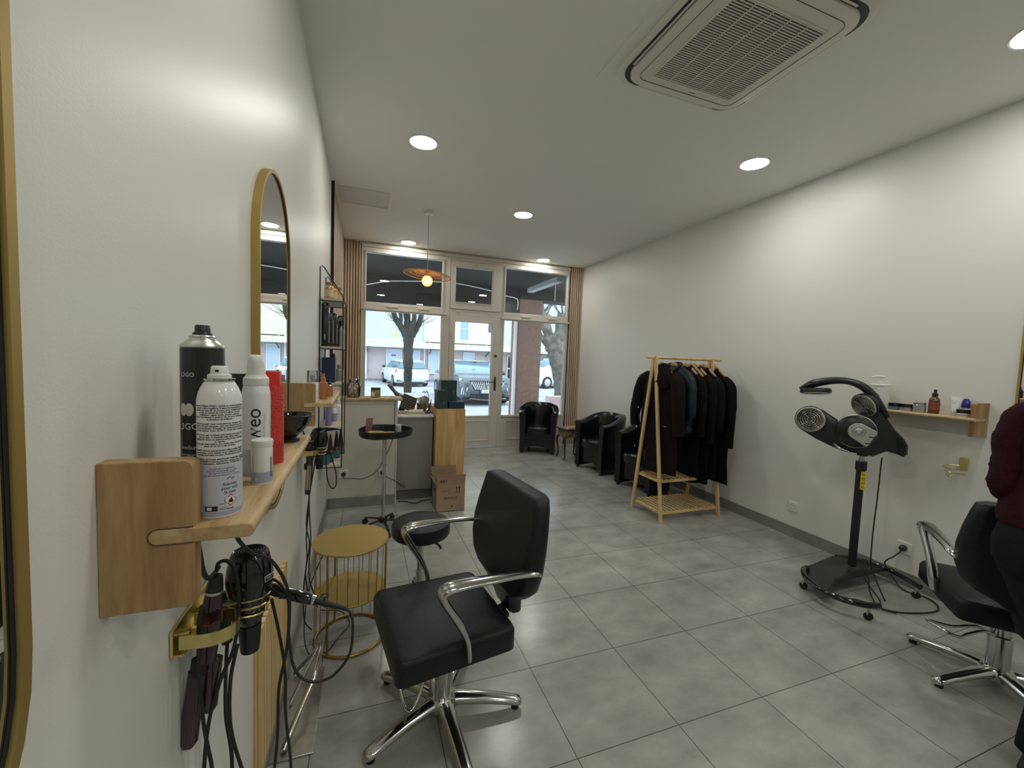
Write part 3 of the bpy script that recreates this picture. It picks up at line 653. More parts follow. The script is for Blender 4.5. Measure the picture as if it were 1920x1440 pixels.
# 2: tall black salon can behind it
c = (-.232, .752, SZ); r = .0280; H = .238
t = thing('spray_can', 'tall black professional aerosol can standing against the wall behind the white can', 'spray can', c, group='cans on the near shelf')
b = MB(); b.lathe([(r*.96, 0), (r, .003), (r, H*.955), (r*.985, H*.968)], c, 40); b.build('body', mat('black_can', (.014, .014, .015), .25), t)
b = MB(); b.lathe([(r*.99, H*.966), (r*1.03, H*.972), (r*.99, H*.981), (r*.80, H*1.002), (r*.60, H*1.022), (r*.58, H*1.03), (r*.63, H*1.036), (r*.55, H*1.045)], c, 40); b.build('shoulder', ALU, t)
b = MB(); b.lathe([(r*.46, H*1.045), (r*.44, H*1.06), (r*.36, H*1.066), (r*.34, H*1.105), (r*.30, H*1.11), (.001, H*1.108)], c, 24); b.build('nozzle', BLK, t, ang=50)
A1 = math.atan2(-c[1], -c[0])
text('brand_text', 'L3GO', .0085, None, TXTW, t, wrap=(c[0], c[1], r+.0004, A1-.75, SZ+.187)); text('brand_text', 'L3GO', .0135, None, TXTW, t, wrap=(c[0], c[1], r+.0004, A1-.75, SZ+.1085))
text('label_text', 'medium', .0080, None, TXTW, t, wrap=(c[0], c[1], r+.0004, A1-.66, SZ+.079)); text('label_text', 'hold hairspray\nlaque tenue\nmoyenne\nfijacion media\nlacca tenuta', .0046, None, TXTW, t, wrap=(c[0], c[1], r+.0004, A1-.66, SZ+.069))
cold = c
b = MB()
for dx, col in ((-.0125, 0), (-.003, 0)):
    q = [(cold[0]+(r+.0005)*math.cos(A1-.52+(dx+.0062*math.cos(k*PI/14))/r), cold[1]+(r+.0005)*math.sin(A1-.52+(dx+.0062*math.cos(k*PI/14))/r), SZ+.138+.0095*math.sin(k*PI/14)) for k in range(28)]
    b.face(b.ring(q))
b.build('logo_discs', mat('cream_print', (.62, .60, .52), .4), t)

# 3: white mousse bottle
c = (-.186, .868, SZ); r = .0232
t = thing('spray_bottle', 'white mousse aerosol with a rounded cap and the vertical word sweo', 'spray can', c, group='cans on the near shelf')
b = MB(); b.lathe([(r*.95, 0), (r, .003), (r, .145), (r*.97, .153), (r*.88, .162), (r*.80, .166)], c, 36); b.build('body', WC, t)
b = MB(); b.lathe([(r*1.001, .002), (r*1.012, .003), (r*1.012, .048), (r*1.001, .049)], c, 36, cap=False); b.build('grey_band', mat('pale_grey_print', (.45, .50, .53), .3), t)
b = MB(); b.lathe([(r*.86, .164), (r*.90, .168), (r*.88, .178), (r*.72, .182), (r*.70, .184)], c, 32); b.build('collar', PWHITE, t)
b = MB(); b.loft([[(c[0]+r*.66*sx*math.cos(2*PI*k/24)-off*.3, c[1]+r*.66*sy*math.sin(2*PI*k/24)-off, SZ+z) for k in range(24)] for z, sx, sy, off in ((.182, 1, 1, 0), (.196, .95, .92, 0), (.208, .85, .8, .002), (.217, .70, .66, .003), (.2205, .5, .45, .003))]); b.build('cap', PWHITE, t, ang=60)
A2 = math.atan2(-c[1], -c[0])
def vertical(name, s_, size, c, r, a0, z, mt, par, bold=0.):
    text(name, s_, size, Matrix.Rotation(PI/2, 4, 'Z'), mt, par, wrap=(c[0], c[1], r, a0, z), align='LEFT', bold=bold)
vertical('brand_text', 'sweo', .034, c, r+.0004, A2+.30, SZ+.052, TXTK, t, .0001)
vertical('label_text', 'mousse coiffante texture', .0050, c, r+.0004, A2+.60, SZ+.065, mat('grey_print', (.3, .3, .3), .5), t)
text('label_text', 'style', .0042, None, TXTK, t, wrap=(c[0], c[1], r+.0004, A2+.02, SZ+.1195))
# 4: small white tube
c = (-.164, .806, SZ); r = .0165
t = thing('powder_tube', 'small white tube with a screw lid and lavender base, beside the big white can', 'tube', c)
b = MB(); b.lathe([(r*.96, 0), (r, .002), (r, .062), (r*.97, .064)], c, 32); b.build('body', WC, t)
b = MB(); b.lathe([(r*.98, .0635), (r*1.02, .065), (r*1.02, .0665), (r*.98, .067), (r*1.03, .0685), (r*1.03, .0745), (r*.98, .0755), (.001, .0757)], c, 32); b.build('lid', PWHITE, t, ang=25)
b = MB(); ring_band(b, c, r+.0002, .0025, .021); b.build('lavender_band', LAV, t)
A3 = math.atan2(-c[1], -c[0])
b = MB()
for k in range(14):
    z = .012+.0025*k; a = A3+.95
    b.face(b.ring([(c[0]+(r+.0004)*math.cos(a+d_), c[1]+(r+.0004)*math.sin(a+d_), SZ+zz) for d_, zz in ((-.16, z), (.16, z), (.16, z+.0013), (-.16, z+.0013))]))
b.build('barcode', TXTK, t); vertical('label_text', 'styling powder', .0048, c, r+.0004, A3-.85, SZ+.022, mat('grey_print', None), t); text('label_text', 'e', .012, None, TXTW, t, wrap=(c[0], c[1], r+.0005, A3-.5, SZ+.006))
# 5: red textured bottle
c = (-.174, .945, SZ); r = .0208
t = thing('red_bottle', 'bright red textured bottle with a flat red cap, behind the mousse can', 'bottle', c)
RED = mat('red_plastic', (.72, .045, .030), .4, bump=.8, bscale=380)
b = MB(); b.lathe([(r*.97, 0), (r, .003), (r*1.0, .040), (r*1.02, .042), (r, .044), (r, .155), (r*.95, .160)], c, 30); b.build('body', RED, t, ang=25)
b = MB(); b.box(c[0]-.013, c[0]+.015, c[1]-.010, c[1]+.010, SZ+.159, SZ+.188, ); b.build('cap', mat('red_cap', (.74, .04, .03), .35), t, bevel=.002)
vertical('label_text', 'energy', .016, c, r+.0005, math.atan2(-c[1], -c[0])+.9, SZ+.005, mat('red_print', None), t)
# 6: black card behind
b = MB(); b.box(-.288, -.205, 1.055, 1.058, SZ, SZ+.175)
t = tag(b.build('counter_card', mat('black_card', (.012, .013, .013), .3), bevel=.0005), 'thin black display card standing behind the spray cans', 'card')
text('card_print', 'i  i', .03, Mx((-.235, 1.0545, SZ+.125), (1, 0, 0), (0, 0, 1)), mat('dim_print', (.06, .06, .06), .5), t)
# 7: black tint bowl
c = (-.178, 1.165, SZ)
t = thing('tint_bowl', 'black plastic colouring bowl at the far end of the near shelf', 'bowl', c)
b = MB(); b.lathe([(.026, 0), (.026, .006), (.020, .012), (.030, .022), (.048, .045), (.054, .066), (.0555, .067), (.0525, .066), (.046, .045), (.028, .024), (.001, .020)], c, 36, cap=False); b.build('body', BLKG, t)
b = MB(); b.tube([(c[0]+.0565*math.cos(2*PI*k/36), c[1]+.0565*math.sin(2*PI*k/36), SZ+.067) for k in range(36)], .0013, 6, closed=True); b.build('rim', BLK, t)
# second shelf items
c = (-.222, 2.10, SZ)
t = thing('spray_can', 'white can with a clear cap, first on the second oak shelf', 'spray can', c)
b = MB(); b.lathe([(.024, 0), (.025, .003), (.025, .085), (.022, .09)], c, 28); b.build('body', WC, t)
b = MB(); b.lathe([(.0245, .088), (.0245, .138), (.0225, .141), (.001, .141)], c, 28); b.build('cap', glass('clear_plastic', (.9, .9, .9), .1), t)
MB().cyl((c[0], c[1], SZ+.09), (c[0], c[1], SZ+.118), .010).build('nozzle', mat('grey_plastic', (.4, .4, .4), .4), t)
COP = mat('copper_liquid', (.50, .22, .10), .2, .3)
for q, (x, y, h, l) in enumerate(((-.183, 2.17, .105, 'copper coloured serum bottle on the second oak shelf, left one'), (-.168, 2.30, .075, 'small amber bottle standing right of the copper serum bottle'))):
    t = thing('serum_bottle', l, 'bottle', (x, y, SZ))
    MB().lathe([(.018, 0), (.019, .002), (.019, h*.75), (.012, h*.82), (.009, h*.85)], (x, y, SZ), 24).build('body', COP, t)
    MB().lathe([(.011, h*.84), (.011, h*.98), (.007, h*1.02), (.007, h*1.18), (.001, h*1.19)], (x, y, SZ), 20).build('cap', COP if q == 0 else BLK, t)
t = thing('pump_bottle', 'small dark pump bottle at the wall on the second oak shelf', 'bottle', (-.225, 2.42, SZ))
MB().lathe([(.018, 0), (.019, .002), (.019, .08), (.009, .09), (.009, .10)], (-.225, 2.42, SZ), 24).build('body', BLK, t)
b = MB(); b.cyl((-.225, 2.42, SZ+.10), (-.225, 2.42, SZ+.125), .003); b.box(-.23, -.20, 2.415, 2.425, SZ+.122, SZ+.128); b.build('pump', BLK, t)

# ---- tool holders
def tool_holder(Y, xw, s, label, zc=.918):
    """brass rail on the wall, strap ring nearest Y, spiral beyond"""
    t = thing('tool_holder', label, 'tool holder', (xw, Y, zc), group='brass tool holders under the shelves')
    X = lambda v: xw+s*v
    b = MB(); b.box(min(X(.001), X(.006)), max(X(.001), X(.006)), Y, Y+.20, zc-.022, zc+.022)
    b.box(min(X(.006), X(.022)), max(X(.006), X(.022)), Y, Y+.20, zc-.022, zc-.019); b.build('wall_rail', BRASS, t, bevel=.001)
    b = MB(); P = [(X(.012), Y+.006), (X(.055), Y+.002), (X(.082), Y+.012), (X(.092), Y+.038), (X(.082), Y+.066), (X(.050), Y+.075), (X(.012), Y+.074)]
    pp = catmull([(x, y, zc) for x, y in P], 6)
    A = [[(p.x, p.y, zc-.014) for p in pp], [(p.x, p.y, zc+.010) for p in pp]]
    cc = Vector((X(.045), Y+.038, zc)); I = [[(p.x+(cc.x-p.x)*.05, p.y+(cc.y-p.y)*.05, z) for p in pp] for z in (zc-.014, zc+.010)]
    ra, rb, rc, rd = b.ring(A[0]), b.ring(A[1]), b.ring(I[1]), b.ring(I[0])
    for u, v in ((ra, rb), (rb, rc), (rc, rd), (rd, ra)): b.bridge(u, v, closed=False)
    b.build('strap_ring', BRASS, t)
    b = MB(); pts = []
    for k in range(84):
        a = 2*PI*k/28-PI*.5; rr_ = .037-.008*k/84
        pts.append((X(.086)+s*rr_*1.05*math.cos(a), Y+.135+rr_*math.sin(a), zc+.004-.017*k/28))
    b.tube([(X(.004), Y+.10, zc+.004), pts[0]]+pts[1:], .0022, 7); b.build('spiral', BRASS, t)
    for yy in (.03, .10, .17): MB().cyl((X(.004), Y+yy, zc), (X(.020), Y+yy, zc), .0035, n=10).build('stud', BRASS, t)
    return t
tool_holder(.805, XL, 1, 'brass holder under the near oak shelf, carrying the straightener and dryer')
tool_holder(2.195, XL, 1, 'brass holder under the second oak shelf, with curling iron and black dryer')
# the one on the right wall is only a spiral on a small plate
t = thing('spiral_dryer_holder', 'empty pale brass spiral holder on the right wall below the jars', 'tool holder', (XR, 1.37, .87))
MB().box(XR-.02, XR-.001, 1.352, 1.388, .855, .925).build('wall_plate', BRASS, t, bevel=.004)
b = MB(); pts = []
for k in range(90):
    a = 2*PI*k/36+PI*.1; rr_ = .054-.016*k/90; pts.append((XR-.075+rr_*math.cos(a), 1.375+rr_*math.sin(a), .872-.024*k/36))
b.tube([(XR-.01, 1.375, .872)]+pts, .0030, 8); b.build('spiral', BRASS, t)

# ---- straightener hanging in the strap ring
PLUM = mat('plum_gloss', (.030, .012, .018), .12, coat=.5)
def straightener(x, y, zt, zb, label, tipc, dx=-.03, barrel=False):
    t = thing('hair_straightener', label, 'hair iron', (x, y, zt))
    up = Vector((x, y, zt)); lo = Vector((x+dx, y-.005, zb)); d = lo-up
    P = lambda f, ox=0, oy=0: up+d*f+Vector((ox, oy, 0))
    MB().tube([P(0), P(.06), P(.08)], [.010, .013, .0135], 16).build('cord_end', BLK, t)
    MB().tube([P(.085), P(.10)], .014, 20).build('silver_ring', ALU, t)
    MB().tube([P(.10), P(.25), P(.50, .002)], [.014, .0185, .015], 16, flat=.75, up=(0, 1, 0)).build('handle', PLUM, t)
    MB().tube([P(.48, -.008), P(.56, -.008), P(.58, -.008)], [.0135, .0135, .011], 12, flat=.8, up=(0, 1, 0)).build('hinge_collar', BLKM, t)
    if barrel: MB().tube([P(.50), P(.92)], .0125, 18).build('barrel', tipc, t); MB().tube([P(.92), P(1.0)], [.0125, .010], 16).build('tip', BLK, t)
    else:
        MB().tube([P(.55, -.010), P(.96, -.010), P(1.0, -.010)], [.0145, .0155, .009], 18, flat=.6, up=(0, 1, 0)).build('arm', tipc, t, ang=60)
        MB().tube([P(.50, .012, .006), P(.80, .014, .010), P(.84, .014, .010)], [.014, .013, .006], 16, flat=.6, up=(0, 1, 0)).build('arm', tipc, t, ang=60)
    return t, P
t, P = straightener(-.247, .858, 1.005, .690, 'dark plum hair straightener hanging in the near brass strap ring', PLUM, -.035)
text('badge_text', 'RED', .009, Mx(P(.24, .003, -.0185), (.2, 0, 1), (-1, 0, .2)), mat('red_print', None), t)
straightener(-.243, 2.232, 1.0, .705, 'curling iron with a steel barrel in the further brass holder', mat('warm_steel', (.45, .38, .30), .3, .9), -.014, True)

# ---- hair dryers, nozzle down in the spirals
def dryer(x, y, zc, label):
    t = thing('hair_dryer', label, 'hair dryer', (x, y, zc))
    b = MB(); b.lathe([(.020, -.050), (.024, -.040), (.030, -.015), (.040, .020), (.0425, .045), (.040, .070), (.036, .088), (.033, .098), (.030, .101), (.028, .099)], (x, y, zc), 36); b.build('housing', BLKG, t)
    g = MB().lathe([(.0285, .0985), (.026, .1000), (.001, .1005)], (x, y, zc), 32).build('rear_grille', BLKM, t)
    b = MB()
    for k in range(5): b.tube([(x+(.005+.005*k)*math.cos(2*PI*j/20), y+(.005+.005*k)*math.sin(2*PI*j/20), zc+.101) for j in range(20)], .0008, 5, closed=True)
    b.build('grille_ring', BLK, g)
    b = MB(); b.lathe([(.021, -.052), (.019, -.085), (.017, -.110), (.015, -.111)], (x, y, zc), 24); b.build('nozzle', BLK, t)
    return t
t = dryer(-.213, .940, .908, 'glossy black hair dryer standing nose down in the near brass spiral')
Bx = Mx((-.1745, .920, .958), (.55, .83, 0), (0, 0, 1))
lb = MB().box(-.011, .011, -.006, .006, 0, .0006, Bx).build('rating_label', TXTW, t); MB().box(-.010, .010, -.005, .005, .0006, .001, Bx).build('label_field', BLK, lb)
text('label_text', 'PROFESSIONAL\n2200 W', .0030, Bx @ Matrix.Translation((0, .001, .0012)), TXTW, lb)
MB().tube([(-.235, .95, .92), (-.262, .965, .90), (-.268, .975, .84), (-.262, .975, .80)], [.015, .014, .013, .010], 14, smooth=3).build('handle', BLK, t)
t = dryer(-.212, 2.332, .915, 'black hair dryer in the further brass spiral, under the second shelf')
MB().tube([(-.235, 2.35, .92), (-.255, 2.35, .86), (-.262, 2.35, .74), (-.262, 2.35, .72)], [.016, .015, .014, .010], 14, smooth=3).build('handle', BLK, t)
t = thing('diffuser_nozzle', 'small black styling nozzle jutting out beside the further dryer', 'nozzle', (-.17, 2.33, 1.0))
MB().tube([(-.19, 2.35, 1.008), (-.165, 2.33, 1.012), (-.13, 2.31, 1.015)], [.020, .018, .010], 16, flat=.5).build('body', BLK, t)

# ---- clipper lying across the spiral, with its looped lead
t = thing('hair_clipper', 'glossy black hair clipper lying across the brass holder, lead looping right', 'clipper', (-.15, .93, .92))
A, B_ = Vector((-.186, .955, .918)), Vector((-.092, .925, .892)); d = B_-A
b = MB(); b.tube([A-d*.05, A+d*.03, A+d*.25, A+d*.5, A+d*.75, A+d*.97, B_+d*.03], [.006, .0115, .0135, .0125, .0135, .011, .006], 18, smooth=2, flat=.9, up=(0, 0, 1)); b.build('body', BLKG, t, ang=60)
MB().tube([A+d*.95, A+d*1.03], .0105, 16).build('chrome_ring', CHROME, t)
MB().tube([A+d*1.0, A+d*1.30, A+d*1.68], [.0072, .0058, .0040], 12).build('strain_relief', BLKM, t)
b = MB()
for k in range(9): p = A+d*(1.2+.05*k); b.tube([p, p+d*.02], .0062-.0002*k, 10)
b.build('ribs', BLKM, t)
e = A+d*1.22+Vector((0, 0, .016)); MB().tube([(e.x+.0075*math.cos(2*PI*k/6), e.y, e.z+.005*math.sin(2*PI*k/6)) for k in range(6)], .0014, 6, closed=True).build('hanging_loop', BLK, t)
b = MB(); b.cyl(A+d*1.22, A+d*1.22+Vector((0, 0, .012)), .002); b.build('hanging_stem', BLK, t)
for k in (.35, .55): p = A+d*k+Vector((0, -.011, 0)); MB().box(p.x-.006, p.x+.006, p.y-.003, p.y+.003, p.z-.007, p.z+.004).build('switch', BLKM, t, bevel=.001)
E = A+d*1.68

def cable(pts, r, label, name='power_cable', m_=None, group=None, k=8):
    o = MB().tube(pts, r, 8, smooth=k).build(name, m_ or RUBBER, ang=80)
    return tag(o, label, 'cable', group)
cable([E-d*.05, E+Vector((.010, -.005, -.010)), (-.014, .89, .835), (-.020, .885, .785), (-.052, .885, .745), (-.092, .885, .742), (-.122, .89, .770), (-.135, .90, .830), (-.137, .905, .905), (-.147, .915, .932), (-.168, .94, .940), (-.182, .96, .925), (-.20, 1.0, .86)], .0028, 'black clipper lead looping out and down in front of the gold table')
cable([(-.23, .70, 1.166), (-.226, .71, 1.12), (-.230, .74, 1.07), (-.24, .80, 1.03), (-.255, .90, 1.0)], .0038, 'thick black cable dropping from under the near shelf behind the dryer')
cable([(-.19, .72, 1.168), (-.185, .74, 1.12), (-.178, .80, 1.065), (-.160, .86, 1.02), (-.143, .90, .955), (-.136, .91, .90), (-.142, .92, .80), (-.160, .94, .70), (-.170, .98, .55), (-.19, 1.02, .35), (-.21, 1.05, .10), (-.21, 1.06, .014)], .0032, 'black cable from the shelf front falling past the clipper to the floor')
cable([(-.247, .858, 1.012), (-.243, .857, 1.028), (-.228, .855, 1.030), (-.216, .855, 1.005), (-.212, .858, .94), (-.221, .86, .86), (-.242, .85, .80), (-.262, .85, .70), (-.27, .85, .5), (-.27, .86, .2), (-.26, .88, .012)], .0034, 'black straightener lead arching over the brass ring then down the wall')
cable([(-.262, .975, .80), (-.258, .95, .76), (-.245, .90, .70), (-.230, .88, .62), (-.232, .87, .5), (-.24, .86, .3), (-.22, .9, .014)], .0034, 'black dryer lead hanging straight down the wall beside the straightener')
cable([(-.262, .835, .965), (-.264, .825, .93), (-.262, .82, .86), (-.257, .82, .76), (-.246, .82, .68), (-.243, .825, .64), (-.222, .83, .61), (-.206, .83, .59), (-.203, .83, .53), (-.21, .83, .40), (-.22, .83, .1), (-.22, .84, .014)], .0033, 'black lead passing in front of the brass ring, kinked lower down')
cable([(-.225, .90, .84), (-.232, .88, .78), (-.226, .86, .70), (-.205, .86, .60), (-.185, .87, .50), (-.17, .90, .35), (-.165, .95, .15), (-.16, 1.0, .014)], .0034, 'black lead crossing the others and slanting right toward the floor')
cable([(-.172, .93, .905), (-.160, .93, .84), (-.149, .94, .74), (-.150, .96, .62), (-.145, 1.0, .45), (-.15, 1.05, .2), (-.17, 1.12, .014)], .0031, 'black lead hanging from the clipper in front of the fluted panel')
# further station cables
cable([(-.262, 2.35, .72), (-.262, 2.34, .60), (-.27, 2.32, .45), (-.262, 2.28, .35), (-.272, 2.24, .20), (-.262, 2.2, .07), (-.23, 2.2, .011)], .0032, 'black lead of the further dryer twisting down the wall', group=None)
cable([(-.243, 2.232, 1.0), (-.235, 2.24, 1.015), (-.222, 2.25, .98), (-.226, 2.26, .86), (-.25, 2.28, .70), (-.268, 2.30, .52), (-.255, 2.32, .40), (-.27, 2.30, .25), (-.25, 2.35, .08), (-.22, 2.40, .011)], .0032, 'black lead of the curling iron twisted with the dryer lead')
cable([(-.262, 2.04, 1.078), (-.252, 2.08, 1.03), (-.24, 2.15, .98), (-.25, 2.3, .93), (-.262, 2.38, .86), (-.262, 2.36, .6), (-.258, 2.40, .4), (-.262, 2.38, .2), (-.22, 2.42, .011)], .0032, 'black cable from the second shelf block down to the floor')
cable([(-.185, 2.37, .90), (-.184, 2.40, .80), (-.176, 2.40, .72), (-.155, 2.40, .672), (-.134, 2.40, .690), (-.136, 2.40, .76), (-.158, 2.39, .85), (-.172, 2.38, .90)], .0030, 'black cable loop hanging below the further hair dryer')
cable([(-.16, 2.35, .40), (-.235, 2.2, .25), (-.25, 2.1, .12), (-.235, 2.03, .04), (-.20, 2.0, .011), (-.14, 2.02, .011), (-.10, 2.10, .011), (-.05, 2.20, .011), (-.10, 2.32, .011), (-.2, 2.36, .011)], .0028, 'thin black cable coiled on the floor under the gold table')

# ---- fluted wooden panel on the wall and the chrome foot rest
b = MB(); N = 13; y0, y1 = 1.365, 1.815
b.box(XL+.001, XL+.010, y0, y1, .10, .575)
for k in range(N):
    ya = y0+(y1-y0)*k/N; w = (y1-y0)/N
    b.box(XL+.010, XL+.022, ya+w*.06, ya+w*.80, .10, .575)
b.box(XL+.010, XL+.0105, y0, y1, .10, .575, mi=1)
tag(b.build('fluted_panel', [PINE, mat('groove_brown', (.12, .07, .03), .8)], bevel=.001), 'light fluted wooden panel fixed low on the left wall above the foot rest', 'panel')
t = thing('foot_rest', 'chrome tube foot rest on a steel plate below the far mirror', 'foot rest', (-.21, 1.75, 0))
b = MB(); b.box(-.288, -.146, 1.50, 1.925, .0005, .008); b.build('floor_plate', STEEL, t, bevel=.002)
TB = mat('foot_tube', (.66, .65, .62), .18, 1.)
b = MB(); b.tube([(-.262, 1.90, .016), (-.215, 1.89, .07), (-.165, 1.88, .135), (-.156, 1.868, .150), (-.161, 1.72, .150), (-.164, 1.675, .146), (-.205, 1.60, .09), (-.245, 1.53, .018)], .0105, 14); b.build('tube', TB, t, ang=30)
b = MB(); b.tube([(-.165, 1.88, .14), (-.255, 1.74, .018)], .007, 10); b.build('brace', TB, t)
# ================================================================ SALON CHAIRS, TABLE, STOOL, TROLLEY
def shelled(b, rings, **k): return b.loft(rings, **k)
def salon_chair(label, loc, rz, foot):
    t = thing('salon_chair', label, 'chair', loc, rz, local=True, group='black salon chairs with chrome arms')
    # star base
    for k in range(5):
        a = R_(foot['a0']+72*k); u = Vector((math.cos(a), math.sin(a), 0)); s_ = Vector((-u.y, u.x, 0))
        b = MB(); rings = []
        for f, z, w, h in ((.02, .062, .034, .024), (.08, .062, .031, .022), (.16, .054, .028, .020), (.24, .042, .0265, .018), (.295, .031, .0255, .017), (.312, .028, .022, .015), (.320, .026, .013, .010)):
            rings.append([u*f+s_*w*math.cos(2*PI*j/14)+Vector((0, 0, z+h*math.sin(2*PI*j/14))) for j in range(14)])
        b.loft(rings); lg = b.build('leg', CHROME, t, ang=60)
        MB().cyl(u*.295+Vector((0, 0, .0005)), u*.295+Vector((0, 0, .012)), .015, n=16).build('foot_pad', BLKM, lg)
    b = MB(); b.lathe([(.058, .036), (.062, .052), (.058, .076), (.048, .086)], n=32); b.build('hub', CHROME, t)
    b = MB(); b.lathe([(.040, .080), (.040, .235), (.036, .240)], n=28); b.lathe([(.031, .238), (.031, .325)], n=24); b.box(-.016, .016, -.050, -.036, .085, .30); b.build('column', CHROME, t)
    MB().box(-.14, .14, -.12, .12, .322, .338).build('seat_plate', BLKM, t, bevel=.004)
    # foot rest hinged on the column
    b = MB(); q = foot['pts']; b.tube([(x, y, z) for x, y, z in q]+[(-x, y, z) for x, y, z in q[::-1]], .0065, 10, smooth=3, closed=True); b.build('foot_rest', CHROME, t, xf=Matrix.Rotation(R_(foot.get('rot', 0)), 4, 'Z'))
    # seat
    b = MB(); rings = []
    def srect(w0, w1, y0, y1, z, r, crown=0):
        out = []; 
        for qx, qy, a0 in ((1, 1, 0), (-1, 1, 90), (-1, -1, 180), (1, -1, 270)):
            w = w1 if qy > 0 else w0; yy = y1 if qy > 0 else y0
            for j in range(6):
                a = R_(a0+18*j); out.append(Vector((qx*(w-r)+r*math.cos(a), yy-qy*r+r*math.sin(a), z)))
        return out
    for g, z, r in ((-.030, .338, .02), (-.012, .342, .025), (0, .352, .03), (0, .418, .03), (-.006, .432, .03), (-.020, .440, .03), (-.06, .446, .03), (-.12, .449, .03), (-.19, .450, .01)):
        rings.append(srect(.232+g, .222+g, -.235-g, .205+g, z, r))
    b.loft(rings); st = b.build('seat', LEATHER, t, ang=60)
    b = MB(); b.tube([p+Vector((0, 0, .0035)) for p in srect(.232-.010, .222-.010, -.225, .195, .4325, .03)], .0014, 6, closed=True); b.build('seam', BLKM, st)
    # back
    b = MB(); rings = []
    prof = [(.905, .205, .285, .340, .035), (.895, .232, .275, .345, .04), (.86, .243, .270, .345, .04), (.78, .258, .252, .338, .04), (.70, .266, .236, .328, .04), (.62, .262, .224, .320, .045), (.555, .240, .218, .312, .05), (.515, .195, .216, .308, .05), (.49, .140, .222, .306, .045), (.46, .098, .232, .306, .035), (.42, .086, .246, .310, .03), (.385, .078, .258, .312, .03), (.372, .055, .268, .306, .02)]
    for z, w, y0, y1, r in prof:
        r = min(r, (y1-y0)/2.2, w*.6); out = []
        for qx, qy, a0 in ((1, 1, 0), (-1, 1, 90), (-1, -1, 180), (1, -1, 270)):
            for j in range(6):
                a = R_(a0+18*j); x = qx*(w-r)+r*math.cos(a); y = (y1 if qy > 0 else y0)-qy*r+r*math.sin(a)
                out.append(Vector((x, y-.35*x*x*(1 if qy < 0 else 1), z)))
        rings.append(out)
    b.loft(rings); bk = b.build('backrest', LEATHER, t, ang=60)
    b = MB(); b.box(-.035, .035, .19, .27, .345, .362); b.tube([(0, .19, .352), (0, .262, .375), (0, .275, .44)], .016, 10); b.build('back_bracket', BLKM, t)
    for s_ in (-1, 1):
        b = MB(); rings = []
        path = [(.258, .265, .640, .008, .020), (.270, .240, .655, .010, .021), (.270, .17, .664, .010, .021), (.268, .07, .670, .011, .026), (.264, -.02, .673, .012, .031), (.262, -.075, .671, .013, .033), (.260, -.100, .658, .014, .031), (.258, -.094, .630, .015, .026), (.254, -.065, .580, .014, .021), (.249, -.030, .520, .013, .019), (.245, -.005, .465, .011, .021), (.240, .005, .41, .010, .021), (.236, .008, .38, .008, .016), (.230, .008, .375, .005, .008)]
        P = catmull([(s_*p[0], p[1], p[2]) for p in path], 4); hw = catmull([(p[3], p[4], 0) for p in path], 4)
        for i, p in enumerate(P):
            d = (P[min(i+1, len(P)-1)]-P[max(i-1, 0)]).normalized(); up_ = Vector((1, 0, 0)); n_ = d.cross(up_).normalized()
            rings.append([p+up_*hw[i].y*math.cos(2*PI*j/14)+n_*hw[i].x*math.sin(2*PI*j/14) for j in range(14)])
        b.loft(rings); b.build('armrest', ALU if False else CHROME, t, ang=70)
    return t
salon_chair('black salon chair with chrome arms and star base in the foreground', (.312, 1.535, 0), R_(-82), dict(a0=70, pts=[(.012, -.035, .30), (.014, -.075, .24), (.020, -.085, .17), (.050, -.125, .115), (.052, -.155, .112)]))
salon_chair('black salon chair at the right edge, facing away toward the right wall', (2.775, .925, 0), R_(131), dict(a0=-37, rot=119, pts=[(.012, -.035, .235), (.018, -.10, .262), (.028, -.19, .250), (.050, -.245, .252), (.042, -.30, .268)]))

# two-tier gold wire table
t = thing('gold_side_table', 'round gold two-tier wire side table between the wall and the salon chair', 'side table', (-.045, 2.11, 0))
cx, cy = -.045, 2.115
def gring(r, z, tr): return [(cx+r*math.cos(2*PI*k/48), cy+r*math.sin(2*PI*k/48), z) for k in range(48)]
b = MB(); b.lathe([(.172, .490), (.177, .491), (.178, .497), (.176, .5005), (.168, .4995), (.001, .499)], (cx, cy, 0), 56); b.build('table_top', GOLDP, t)
b = MB(); b.lathe([(.160, .240), (.165, .241), (.166, .247), (.164, .250), (.156, .249), (.001, .2485)], (cx, cy, 0), 56); b.build('lower_shelf', GOLDP, t)
b = MB(); b.tube(gring(.163, .009, 0), .0065, 10, closed=True); b.build('base_ring', GOLD, t)
for k in range(22):
    a = 2*PI*(k+.3)/22; thick = k % 7 == 0
    MB().cyl((cx+.163*math.cos(a), cy+.163*math.sin(a), .242 if not thick else .01), (cx+.167*math.cos(a), cy+.167*math.sin(a), .492), .0018 if not thick else .005, n=8).build('wire', GOLD, t)
for k in range(22):
    if k % 7:
        a = 2*PI*(k+.3)/22
        if -.2 < math.sin(a): MB().cyl((cx+.163*math.cos(a), cy+.163*math.sin(a), .012), (cx+.163*math.cos(a), cy+.163*math.sin(a), .242), .0018, n=8).build('wire', GOLD, t)

